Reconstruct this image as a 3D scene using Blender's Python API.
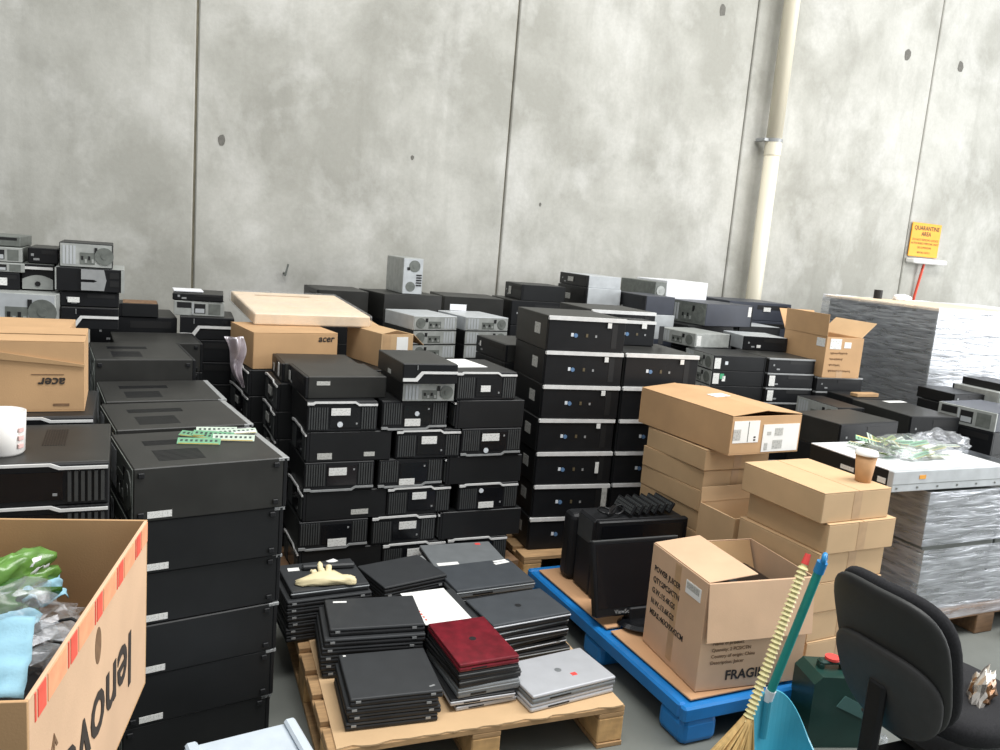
import bpy, bmesh, math, random
from mathutils import Vector, Matrix, noise
random.seed(7)
S = bpy.context.scene
COL = S.collection
for o in list(bpy.data.objects):
    bpy.data.objects.remove(o)
R = math.radians

# ------------------------------------------------------------------ camera
cam_d = bpy.data.cameras.new('camera')
cam = bpy.data.objects.new('camera', cam_d)
COL.objects.link(cam)
cam_d.sensor_fit = 'HORIZONTAL'; cam_d.sensor_width = 36.0
cam_d.lens = 810.0 / 1000.0 * 36.0
cam_d.clip_start = 0.05; cam_d.clip_end = 100
YAW, PITCH, ROLL = R(25.46), R(9.2), R(-4.75)
fh = Vector((math.sin(YAW), math.cos(YAW), 0)); rt0 = Vector((math.cos(YAW), -math.sin(YAW), 0))
fw = fh * math.cos(PITCH) + Vector((0, 0, -math.sin(PITCH)))
dn = fw.cross(rt0)
rt = rt0 * math.cos(ROLL) + dn * math.sin(ROLL)
d2 = -rt0 * math.sin(ROLL) + dn * math.cos(ROLL)
mw = Matrix((( rt.x, -d2.x, -fw.x, 0), (rt.y, -d2.y, -fw.y, 0), (rt.z, -d2.z, -fw.z, 1.70), (0, 0, 0, 1)))
cam.matrix_world = mw
S.camera = cam

# ------------------------------------------------------------------ light
wd = bpy.data.worlds.new('overcast'); S.world = wd; wd.use_nodes = True
wb = wd.node_tree.nodes['Background']
wb.inputs[0].default_value = (0.93, 0.97, 1.0, 1); wb.inputs[1].default_value = 0.50

def area(name, loc, target, sx, sy, watts, color=(1, 1, 1)):
    l = bpy.data.lights.new(name, 'AREA'); l.shape = 'RECTANGLE'; l.size = sx; l.size_y = sy
    l.energy = watts; l.color = color
    o = bpy.data.objects.new(name, l); COL.objects.link(o); o.location = loc
    o.rotation_euler = (Vector(target) - Vector(loc)).to_track_quat('-Z', 'Y').to_euler()
    return o
area('roller_door_daylight', (11.5, -1.0, 2.8), (5.0, 4.5, 1.6), 6.0, 5.0, 800, (0.97, 0.985, 1.0))
area('skylight_strip', (3.5, 1.0, 7.6), (3.5, 1.6, 0), 9.0, 2.4, 820, (1.0, 0.99, 0.97))
S.view_settings.view_transform = 'Standard'
S.view_settings.look = 'None'
S.view_settings.exposure = 0.15
S.view_settings.gamma = 1.0
S.view_settings.use_curve_mapping = False

# ------------------------------------------------------------------ materials
MATS = {}
def srgb(r, g, b):
    f = lambda c: (c / 255 / 12.92) if c / 255 <= 0.04045 else ((c / 255 + 0.055) / 1.055) ** 2.4
    return (f(r), f(g), f(b), 1)
def mat(name, col, rough=0.5, metal=0.0, var=0.12, scale=18.0, bump=0.0, bscale=200.0, coat=0.0, spec=0.5, stretch=(1, 1, 1)):
    m = bpy.data.materials.new(name); m.use_nodes = True; nt = m.node_tree; n = nt.nodes; L = nt.links
    b = n['Principled BSDF']
    b.inputs['Roughness'].default_value = rough; b.inputs['Metallic'].default_value = metal
    b.inputs['Specular IOR Level'].default_value = spec
    if coat: b.inputs['Coat Weight'].default_value = coat
    tc = n.new('ShaderNodeTexCoord'); mp = n.new('ShaderNodeMapping'); L.new(tc.outputs['Object'], mp.inputs[0])
    mp.inputs['Scale'].default_value = stretch
    if var > 0:
        no = n.new('ShaderNodeTexNoise'); no.inputs['Scale'].default_value = scale; no.inputs['Detail'].default_value = 4
        L.new(mp.outputs[0], no.inputs['Vector'])
        cr = n.new('ShaderNodeValToRGB')
        c0 = [max(0, c * (1 - var)) for c in col[:3]] + [1]; c1 = [min(1, c * (1 + var)) for c in col[:3]] + [1]
        cr.color_ramp.elements[0].position = 0.3; cr.color_ramp.elements[0].color = c0
        cr.color_ramp.elements[1].position = 0.7; cr.color_ramp.elements[1].color = c1
        L.new(no.outputs[0], cr.inputs[0]); L.new(cr.outputs[0], b.inputs['Base Color'])
    else:
        b.inputs['Base Color'].default_value = col
    if bump > 0:
        nb = n.new('ShaderNodeTexNoise'); nb.inputs['Scale'].default_value = bscale; nb.inputs['Detail'].default_value = 3
        L.new(mp.outputs[0], nb.inputs['Vector'])
        bp = n.new('ShaderNodeBump'); bp.inputs['Strength'].default_value = bump; bp.inputs['Distance'].default_value = 0.004
        L.new(nb.outputs[0], bp.inputs['Height']); L.new(bp.outputs[0], b.inputs['Normal'])
    MATS[name] = m
    return m
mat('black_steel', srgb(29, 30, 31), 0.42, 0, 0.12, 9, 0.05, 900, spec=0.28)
mat('charcoal_steel', srgb(46, 46, 44), 0.42, 0, 0.16, 9, 0.05, 900, spec=0.28)  # greyer copy for upper units: dust, plus reflected top sheen painted into the colour
mat('black_plastic', srgb(23, 24, 26), 0.42, 0, 0.15, 14, spec=0.28)
mat('gloss_black', srgb(20, 21, 24), 0.2, 0, 0.1, 14)
mat('dark_plastic', srgb(27, 28, 30), 0.5, 0, 0.15, 14, spec=0.28)
mat('blue_grey_steel', srgb(56, 60, 70), 0.42, 0, 0.1, 10)
mat('silver_trim', srgb(222, 222, 220), 0.35, 0.12, 0.08, 30)
mat('dull_trim', srgb(150, 152, 152), 0.4, 0.12, 0.08, 30)
mat('zinc', srgb(160, 163, 159), 0.42, 0.12, 0.15, 22, 0.05, 300)
mat('zinc_dark', srgb(104, 108, 103), 0.5, 0.08, 0.2, 30)
mat('pale_steel', srgb(182, 186, 188), 0.38, 0.1, 0.1, 14)
mat('slot_black', srgb(14, 14, 15), 0.6, 0, 0.0)
mat('rib_grey', srgb(66, 68, 68), 0.4, 0.1, 0.1, 30)
mat('white_paint', srgb(232, 233, 236), 0.45, 0, 0.04, 10)
mat('badge_blue', srgb(92, 124, 160), 0.35, 0, 0.1, 90)
mat('badge_white', srgb(215, 220, 224), 0.4, 0, 0.1, 90)
mat('badge_gold', srgb(94, 84, 62), 0.4, 0, 0.1, 90)
mat('paper', srgb(236, 236, 232), 0.75, 0, 0.04, 12)
mat('red_sticker', srgb(226, 74, 68), 0.6, 0, 0.05, 40)
mat('green_sticker', srgb(72, 170, 122), 0.6, 0, 0.05, 40)
mat('kraft', srgb(194, 162, 122), 0.82, 0, 0.09, 5, 0.1, 240)
mat('kraft_yellow', srgb(200, 168, 128), 0.82, 0, 0.08, 5, 0.1, 240)
mat('kraft_orange', srgb(192, 154, 112), 0.82, 0, 0.09, 5, 0.1, 240)
mat('kraft_pink', srgb(208, 174, 142), 0.82, 0, 0.08, 5, 0.1, 240)
mat('kraft_inside', srgb(178, 144, 104), 0.85, 0, 0.08, 6, 0.1, 240)
mat('kraft_edge', srgb(214, 184, 140), 0.85, 0, 0.12, 120)
mat('cream_card', srgb(232, 210, 180), 0.6, 0, 0.06, 6, 0.1, 100)
mat('pack_tape', srgb(188, 154, 116), 0.4, 0, 0.1, 20)
mat('ink', srgb(52, 44, 38), 0.8, 0, 0.15, 60)
mat('ink_faded', srgb(120, 92, 66), 0.85, 0, 0.15, 60)
mat('red_print', srgb(226, 92, 74), 0.7, 0, 0.1, 40)
mat('pink_print', srgb(232, 160, 120), 0.7, 0, 0.1, 40)
mat('sheet_brown', srgb(196, 152, 112), 0.75, 0, 0.08, 4, 0.08, 60, stretch=(1, 1, 1))
mat('pallet_wood', srgb(172, 138, 98), 0.8, 0, 0.22, 8, 0.25, 60, stretch=(1, 7, 7))
mat('pallet_wood_dark', srgb(120, 92, 66), 0.85, 0, 0.25, 8, 0.25, 60, stretch=(1, 7, 7))
mat('pallet_block', srgb(200, 160, 108), 0.8, 0, 0.2, 20, 0.25, 60)
mat('blue_plastic', srgb(24, 116, 186), 0.42, 0, 0.1, 10, 0.08, 90)
mat('laptop_black', srgb(48, 50, 52), 0.55, 0, 0.1, 16, 0.1, 700)
mat('laptop_slate', srgb(66, 70, 74), 0.45, 0, 0.1, 16, 0.06, 700)
mat('laptop_dark', srgb(26, 27, 29), 0.5, 0, 0.1, 20)
mat('laptop_silver', srgb(186, 188, 192), 0.38, 0.25, 0.05, 16)
mat('laptop_grey', srgb(122, 126, 128), 0.42, 0.2, 0.08, 16)
mat('laptop_red', srgb(112, 24, 36), 0.3, 0.1, 0.3, 28, 0.05, 300)
mat('teal_plastic', srgb(30, 150, 144), 0.4, 0, 0.08, 12)
mat('cyan_plastic', srgb(66, 156, 178), 0.38, 0, 0.1, 8)
mat('sky_plastic', srgb(30, 130, 190), 0.35, 0, 0.08, 12)
mat('cream_plastic', srgb(226, 216, 160), 0.45, 0, 0.06, 30)
mat('straw', srgb(206, 172, 112), 0.7, 0, 0.25, 60, stretch=(1, 1, 0.1))
mat('can_green', srgb(26, 58, 52), 0.35, 0, 0.12, 10)
mat('can_green_light', srgb(74, 108, 104), 0.35, 0, 0.12, 10)
mat('chair_shell', srgb(36, 37, 36), 0.55, 0, 0.1, 30, 0.15, 900)
mat('chair_fabric', srgb(44, 44, 46), 0.95, 0, 0.2, 160, 0.4, 900, spec=0.2)
mat('chair_cover', srgb(54, 54, 54), 0.6, 0, 0.1, 30, 0.15, 900)
mat('pcb_green', srgb(112, 164, 128), 0.4, 0, 0.12, 60)
mat('pcb_pale', srgb(186, 200, 184), 0.45, 0, 0.12, 60)
mat('pcb_olive', srgb(120, 140, 74), 0.45, 0, 0.12, 60)
mat('gold', srgb(206, 176, 92), 0.3, 0.7, 0.05, 60)
mat('chip_black', srgb(62, 72, 68), 0.45, 0, 0.1, 60)
mat('latex', srgb(228, 214, 172), 0.55, 0, 0.06, 30)
mat('mug_white', srgb(236, 233, 228), 0.25, 0, 0.03, 20, coat=0.4)
mat('mug_pink', srgb(228, 190, 184), 0.3, 0, 0.1, 60)
mat('cup_kraft', srgb(184, 140, 96), 0.7, 0, 0.08, 30)
mat('cup_lid', srgb(238, 236, 230), 0.35, 0, 0.03, 30)
mat('mask_blue', srgb(146, 190, 208), 0.8, 0, 0.06, 40, 0.2, 200)
mat('packet_green', srgb(92, 132, 60), 0.25, 0, 0.3, 30)
mat('packet_dark', srgb(52, 92, 36), 0.25, 0, 0.3, 30)
mat('sign_yellow', srgb(232, 158, 26), 0.5, 0, 0.04, 20)
mat('tray_white', srgb(232, 230, 226), 0.5, 0, 0.04, 20)
mat('cable_red', srgb(206, 72, 48), 0.5, 0, 0.05, 20)
mat('pvc_cream', srgb(226, 219, 198), 0.4, 0, 0.06, 3, stretch=(1, 1, 0.3))
mat('tub_white', srgb(202, 212, 220), 0.3, 0, 0.05, 20)
mat('pink_bag', srgb(176, 158, 160), 0.35, 0, 0.2, 14)
mat('foil', srgb(214, 206, 196), 0.22, 0.8, 0.15, 20)
mat('foil_brown', srgb(120, 84, 52), 0.3, 0.5, 0.3, 20)
mat('yellow_paint', srgb(196, 178, 84), 0.8, 0, 0.3, 40)
mat('hole_dark', srgb(104, 102, 96), 0.9, 0, 0.2, 40)

def label_mat(name, base, dark):          # printed sticker: pale with rows of small type
    m = bpy.data.materials.new(name); m.use_nodes = True; nt = m.node_tree; n = nt.nodes; L = nt.links
    b = n['Principled BSDF']; b.inputs['Roughness'].default_value = 0.6
    tc = n.new('ShaderNodeTexCoord')
    mp = n.new('ShaderNodeMapping'); mp.inputs['Scale'].default_value = (14, 14, 6); L.new(tc.outputs['Generated'], mp.inputs[0])
    no = n.new('ShaderNodeTexNoise'); no.inputs['Scale'].default_value = 1.0; no.inputs['Detail'].default_value = 0; L.new(mp.outputs[0], no.inputs['Vector'])
    cr = n.new('ShaderNodeValToRGB'); cr.color_ramp.interpolation = 'LINEAR'
    cr.color_ramp.elements[0].position = 0.34; cr.color_ramp.elements[0].color = dark
    cr.color_ramp.elements[1].position = 0.48; cr.color_ramp.elements[1].color = base
    L.new(no.outputs[0], cr.inputs[0]); L.new(cr.outputs[0], b.inputs['Base Color'])
    MATS[name] = m
label_mat('label_white', srgb(226, 226, 222), srgb(200, 200, 196))
label_mat('label_grey', srgb(190, 190, 184), srgb(150, 150, 146))

def film_mat(name, haze, stretch, tint):
    m = bpy.data.materials.new(name); m.use_nodes = True; nt = m.node_tree; n = nt.nodes; L = nt.links
    n.remove(n['Principled BSDF']); out = n['Material Output']
    tr = n.new('ShaderNodeBsdfTransparent'); gl = n.new('ShaderNodeBsdfGlossy'); di = n.new('ShaderNodeBsdfDiffuse')
    gl.inputs['Roughness'].default_value = 0.3; gl.inputs['Color'].default_value = (0.93, 0.95, 1, 1)
    di.inputs['Color'].default_value = tint
    tc = n.new('ShaderNodeTexCoord'); mp = n.new('ShaderNodeMapping'); mp.inputs['Scale'].default_value = stretch
    L.new(tc.outputs['Object'], mp.inputs[0])
    no = n.new('ShaderNodeTexNoise'); no.inputs['Scale'].default_value = 3.0; no.inputs['Detail'].default_value = 6; no.inputs['Distortion'].default_value = 0.6
    L.new(mp.outputs[0], no.inputs['Vector'])
    bp = n.new('ShaderNodeBump'); bp.inputs['Strength'].default_value = 0.55; bp.inputs['Distance'].default_value = 0.012
    L.new(no.outputs[0], bp.inputs['Height']); L.new(bp.outputs[0], gl.inputs['Normal']); L.new(bp.outputs[0], di.inputs['Normal'])
    mx = n.new('ShaderNodeMixShader'); mx.inputs[0].default_value = 0.5
    L.new(gl.outputs[0], mx.inputs[1]); L.new(di.outputs[0], mx.inputs[2])
    mr = n.new('ShaderNodeMapRange'); mr.inputs['From Min'].default_value = 0.35; mr.inputs['From Max'].default_value = 0.72
    mr.inputs['To Min'].default_value = haze * 0.6; mr.inputs['To Max'].default_value = min(1, haze * 1.5)
    L.new(no.outputs[0], mr.inputs[0])
    m2 = n.new('ShaderNodeMixShader'); L.new(mr.outputs[0], m2.inputs[0]); L.new(tr.outputs[0], m2.inputs[1]); L.new(mx.outputs[0], m2.inputs[2])
    L.new(m2.outputs[0], out.inputs['Surface'])
    MATS[name] = m
film_mat('stretch_film', 0.38, (1.8, 1.8, 14), (0.66, 0.69, 0.76, 1))
film_mat('pink_film', 0.55, (3, 3, 3), (0.62, 0.52, 0.55, 1))
film_mat('clear_bag', 0.17, (4, 4, 4), (0.8, 0.82, 0.84, 1))

def concrete_wall():
    m = bpy.data.materials.new('precast_concrete'); m.use_nodes = True; nt = m.node_tree; n = nt.nodes; L = nt.links
    b = n['Principled BSDF']; b.inputs['Roughness'].default_value = 0.9; b.inputs['Specular IOR Level'].default_value = 0.25
    g = n.new('ShaderNodeNewGeometry')
    def noi(scale, det, rough, st, dist=0.0):
        mp = n.new('ShaderNodeMapping'); mp.inputs['Scale'].default_value = st; L.new(g.outputs['Position'], mp.inputs[0])
        t = n.new('ShaderNodeTexNoise'); t.inputs['Scale'].default_value = scale; t.inputs['Detail'].default_value = det
        t.inputs['Roughness'].default_value = rough; t.inputs['Distortion'].default_value = dist
        L.new(mp.outputs[0], t.inputs['Vector']); return t.outputs[0]
    def mixc(fac, c1, c2, mode='MIX'):
        mx = n.new('ShaderNodeMix'); mx.data_type = 'RGBA'; mx.blend_type = mode
        if isinstance(fac, float): mx.inputs[0].default_value = fac
        else: L.new(fac, mx.inputs[0])
        for i, c in ((6, c1), (7, c2)):
            if isinstance(c, tuple): mx.inputs[i].default_value = c
            else: L.new(c, mx.inputs[i])
        return mx.outputs[2]
    def ramp(v, p0, p1, a=0.0, bb=1.0):
        r = n.new('ShaderNodeMapRange'); r.inputs['From Min'].default_value = p0; r.inputs['From Max'].default_value = p1
        r.inputs['To Min'].default_value = a; r.inputs['To Max'].default_value = bb; L.new(v, r.inputs[0]); return r.outputs[0]
    big = noi(0.9, 8, 0.62, (1, 1, 0.9), 0.2)
    c = mixc(ramp(big, 0.40, 0.60), srgb(160, 159, 151), srgb(188, 187, 180))
    patch = noi(1.5, 9, 0.66, (1, 1, 0.8), 0.3)
    c = mixc(ramp(patch, 0.52, 0.72, 0, 0.42), c, srgb(134, 133, 125))
    pale = noi(1.3, 9, 0.64, (1.1, 1, 0.9), 0.2)
    c = mixc(ramp(pale, 0.50, 0.68, 0, 0.6), c, srgb(208, 207, 202))
    streak = noi(3.0, 4, 0.6, (2.2, 1, 0.18))
    c = mixc(ramp(streak, 0.55, 0.8, 0, 0.35), c, srgb(140, 139, 131))
    fine = noi(40, 3, 0.6, (1, 1, 1))
    c = mixc(ramp(fine, 0.3, 0.7, 0, 0.12), c, srgb(120, 119, 113))
    L.new(c, b.inputs['Base Color'])
    bp = n.new('ShaderNodeBump'); bp.inputs['Strength'].default_value = 0.12; bp.inputs['Distance'].default_value = 0.01
    L.new(fine, bp.inputs['Height']); L.new(bp.outputs[0], b.inputs['Normal'])
    MATS['precast'] = m
concrete_wall()
mat('joint_dark', srgb(158, 152, 134), 0.95, 0, 0.2, 10)
mat('floor_concrete', srgb(104, 107, 102), 0.6, 0, 0.22, 2.2, 0.1, 60)

# ------------------------------------------------------------------ geometry helpers
CACHE = {}
def mesh_from(key, fn, m):
    k = (key, m)
    if k not in CACHE:
        bm = bmesh.new(); fn(bm)
        me = bpy.data.meshes.new(str(key[0]) if isinstance(key, tuple) else str(key))
        bm.to_mesh(me); bm.free()
        me.materials.append(MATS[m]); CACHE[k] = me
    return CACHE[k]
def link(name, me, parent=None, loc=(0, 0, 0), rot=(0, 0, 0)):
    o = bpy.data.objects.new(name, me); COL.objects.link(o)
    o.parent = parent; o.location = loc; o.rotation_euler = rot
    return o
def b_box(bm, x0, y0, z0, x1, y1, z1, bevel=0.0, seg=1):
    r = bmesh.ops.create_cube(bm, size=1.0)
    vs = r['verts']
    for v in vs:
        v.co = Vector((x0 + (v.co.x + .5) * (x1 - x0), y0 + (v.co.y + .5) * (y1 - y0), z0 + (v.co.z + .5) * (z1 - z0)))
    if bevel > 0:
        es = list({e for v in vs for e in v.link_edges})
        bmesh.ops.bevel(bm, geom=es, offset=bevel, segments=seg, affect='EDGES', profile=0.5)
def b_cyl(bm, p, q, r0, r1=None, seg=16, caps=True):
    p = Vector(p); q = Vector(q); r1 = r0 if r1 is None else r1
    d = (q - p); M = d.to_track_quat('Z', 'Y').to_matrix().to_4x4()
    M.translation = (p + q) / 2
    bmesh.ops.create_cone(bm, cap_ends=caps, segments=seg, radius1=r0, radius2=r1, depth=d.length, matrix=M)
def b_prism(bm, pts, axis, a0, a1):
    """extrude a 2-D outline; axis 'y': pts are (x, z); axis 'z': pts are (x, y); axis 'x': pts are (y, z)"""
    def mk(p, a):
        return {'y': (p[0], a, p[1]), 'z': (p[0], p[1], a), 'x': (a, p[0], p[1])}[axis]
    A = [bm.verts.new(mk(p, a0)) for p in pts]; B = [bm.verts.new(mk(p, a1)) for p in pts]
    n = len(pts)
    bm.faces.new(A); bm.faces.new(B[::-1])
    for i in range(n):
        bm.faces.new((A[i], B[i], B[(i + 1) % n], A[(i + 1) % n]))
    bmesh.ops.recalc_face_normals(bm, faces=bm.faces[:])
def b_lathe(bm, prof, seg=24, M=None):
    rings = []
    for r, z in prof:
        if r < 1e-5: rings.append([bm.verts.new((0, 0, z))])
        else: rings.append([bm.verts.new((r * math.cos(2 * math.pi * i / seg), r * math.sin(2 * math.pi * i / seg), z)) for i in range(seg)])
    for a, b in zip(rings, rings[1:]):
        for i in range(seg):
            j = (i + 1) % seg
            if len(a) == 1 and len(b) == 1: continue
            if len(a) == 1: bm.faces.new((a[0], b[i], b[j]))
            elif len(b) == 1: bm.faces.new((a[i], b[0], a[j]))
            else: bm.faces.new((a[i], b[i], b[j], a[j]))
    bmesh.ops.recalc_face_normals(bm, faces=bm.faces[:])
    if M: bmesh.ops.transform(bm, matrix=M, verts=bm.verts[:])
def smooth(o):
    for p in o.data.polygons: p.use_smooth = True
    return o
def rnd(v): return round(v, 4)
def box(parent, name, m, x0, y0, z0, x1, y1, z1, bevel=0.0, rot=(0, 0, 0), seg=1):
    w, d, h = rnd(x1 - x0), rnd(y1 - y0), rnd(z1 - z0)
    me = mesh_from(('box', w, d, h, bevel, seg), lambda bm: b_box(bm, 0, 0, 0, w, d, h, bevel, seg), m)
    L0 = Vector((x0, y0, z0))
    if parent is not None and parent.type == 'MESH': L0 = L0 - parent.location
    return link(name, me, parent, L0, rot)
def custom(parent, name, m, fn, key=None, loc=(0, 0, 0), rot=(0, 0, 0), sm=False):
    me = mesh_from(key if key else ('u', name, len(CACHE), id(fn)), fn, m)
    o = link(name, me, parent, loc, rot)
    if sm: smooth(o)
    return o
USED = {}
def tag(o, label, cat, group=None, kind=None):
    o['label'] = label; o['category'] = cat
    if group: o['group'] = group
    if kind: o['kind'] = kind
    return o
def struct(o, label=None):
    o['kind'] = 'structure'
    if label: o['label'] = label
    return o
def thing(name, label, cat, loc=(0, 0, 0), rotz=0.0, group=None, rot=None):
    o = bpy.data.objects.new(name, None); COL.objects.link(o); o.empty_display_size = 0.05
    o.location = loc; o.rotation_euler = rot if rot else (0, 0, R(rotz))
    return tag(o, label, cat, group)
def text_part(parent, name, s, size, m, loc, rot, align='LEFT', sx=1.0, shear=0.0, bold=0.0, space=1.0):
    c = bpy.data.curves.new(name, 'FONT'); c.body = s; c.size = size; c.align_x = align; c.extrude = 0.0004
    c.shear = shear; c.offset = bold; c.space_character = space; c.resolution_u = 3
    t = bpy.data.objects.new(name, c); COL.objects.link(t)
    bpy.context.view_layer.update()
    dg = bpy.context.evaluated_depsgraph_get()
    me = bpy.data.meshes.new_from_object(t.evaluated_get(dg))
    bpy.data.objects.remove(t); bpy.data.curves.remove(c)
    me.materials.clear(); me.materials.append(MATS[m])
    o = link(name, me, parent, loc, rot); o.scale = (sx, 1, 1)
    return o
FRONT = (R(90), 0, 0)                 # lettering on a face that looks toward -y
LEFT = (R(90), 0, R(-90))             # on a face that looks toward -x
RIGHT = (R(90), 0, R(90))             # on a face that looks toward +x
ORD = ['first', 'second', 'third', 'fourth', 'fifth', 'sixth', 'seventh', 'eighth', 'ninth', 'tenth', 'eleventh', 'twelfth']

# ------------------------------------------------------------------ the setting
WY = 6.22
fl = custom(None, 'floor', 'floor_concrete', lambda bm: b_box(bm, -6, -4, -0.1, 14, WY + .3, 0.0))
struct(fl, 'grey-green concrete warehouse floor')
wall = custom(None, 'wall_back', 'joint_dark', lambda bm: b_box(bm, -7, WY + .03, -0.1, 15, WY + .25, 7.5))
struct(wall, 'tall mottled grey precast concrete panel wall')
def panel_bm(bm): b_box(bm, 0, 0, 0, 2.383, 0.05, 7.4, 0.008)
for i in range(-3, 6):
    link('panel', mesh_from(('wall_panel',), panel_bm, 'precast'), wall, (0.463 + 2.4 * i + 0.0085, WY - 0.005, 0.0))
# chips and bolt holes cast into the panels
for k, (x, z, r) in enumerate(((4.855, 3.917, .04), (7.244, 3.929, .05), (8.054, 3.942, .045), (0.64, 2.258, .028), (3.2, 2.05, .012), (2.05, 2.3, .014))):
    def hole(bm, r=r):
        pts = [(r * (0.7 + 0.5 * random.random()) * math.cos(a), 1.5 * r * (0.7 + 0.4 * random.random()) * math.sin(a)) for a in [2 * math.pi * i / 9 for i in range(9)]]
        b_prism(bm, pts, 'y', -0.0015, 0.0005)
    custom(wall, 'patch', 'hole_dark', hole, ('hole', k), (x, WY - 0.006, z))
hk = thing('wall_hook', 'small dark metal hook on the wall above the wrapped flat carton', 'hook', (1.105, WY - .006, 1.33))
custom(hk, 'pin', 'zinc_dark', lambda bm: (b_cyl(bm, (0, 0, .02), (0, -.05, .02), .008), b_cyl(bm, (0, -.045, 0), (0.02, -.045, .09), .007)))
# downpipe
dp = thing('downpipe', 'cream plastic downpipe running up the concrete wall', 'pipe', (5.535, WY - .125, 0))
def pipe(bm):
    b_cyl(bm, (0, 0, 0), (0, 0, 2.82), .072, seg=32); b_cyl(bm, (0, 0, 2.83), (0, 0, 7.3), .072, seg=32)
pp = custom(dp, 'pipe', 'pvc_cream', pipe)
for p in pp.data.polygons: p.use_smooth = len(p.vertices) == 4
custom(dp, 'collar', 'pvc_cream', lambda bm: b_cyl(bm, (0, 0, 2.72), (0, 0, 2.84), .077, seg=32))
custom(dp, 'clamp', 'dull_trim', lambda bm: (b_cyl(bm, (0, 0, 2.84), (0, 0, 2.87), .08, seg=32), b_box(bm, -.13, -.02, 2.842, -.08, .10, 2.868)))
# sign with its tray and red cable
sg = thing('warning_sign', 'yellow warning sign with black lettering fixed on the concrete wall', 'sign', (7.69, WY - .03, 1.93))
box(sg, 'board', 'sign_yellow', 0, 0, 0, .46, .012, .36, .004)
for s, sz, z in (('QUARANTINE', .062, .285), ('AREA', .062, .225), ('DO NOT REMOVE GOODS', .034, .17), ('AUTHORISED PERSONS ONLY', .032, .132), ('SEE SUPERVISOR', .03, .088), ('BEFORE ENTRY', .03, .035)):
    text_part(sg, 'lettering', s, sz, 'slot_black', (.23, -.0008, z), FRONT, 'CENTER', bold=0.0012 if sz > .05 else 0)
ty = thing('cable_tray', 'white tray box with red cable under the yellow sign', 'tray', (7.68, WY - .125, 1.855))
box(ty, 'tray', 'tray_white', 0, 0, 0, .53, .115, .055, .012)
custom(ty, 'cable', 'cable_red', lambda bm: (b_cyl(bm, (.235, .06, 0), (.205, .09, -.35), .014, seg=10), b_cyl(bm, (.205, .09, -.34), (.19, .1, -1.8), .014, seg=10)))

# ------------------------------------------------------------------ computers
def ribs_fn(x0, x1, n, z0, z1):
    def f(bm):
        p = (x1 - x0) / n
        for i in range(n):
            a = x0 + p * (i + .18); b_box(bm, a, -.0045, z0, a + p * .55, .001, z1)
    return f
def sticker(root, spec, w, d, h):
    side, u, v, su, sv, m = spec
    t = .0012
    nm = 'sticker'
    if side == 'F': return box(root, nm, m, u, -.006 - t, v, u + su, -.0045, v + sv)
    if side == 'L': return box(root, nm, m, -t, u, v, 0.0002, u + su, v + sv)
    if side == 'R': return box(root, nm, m, w - .0002, u, v, w + t, u + su, v + sv)
    if side == 'B': return box(root, nm, m, u, d + .003, v, u + su, d + .003 + t, v + sv)
    if side == 'T': return box(root, nm, m, u, v, h - .0002, u + su, v + sv, h + t)
def badge(root, u, v, r, m='badge_white'):
    return custom(root, 'round_badge', m, lambda bm: b_cyl(bm, (0, -.0075, 0), (0, -.004, 0), r, seg=14), ('badge', r), (u, 0, v))
FACE = {'front': 0, 'left': -90, 'back': 180, 'right': 90}
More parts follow.
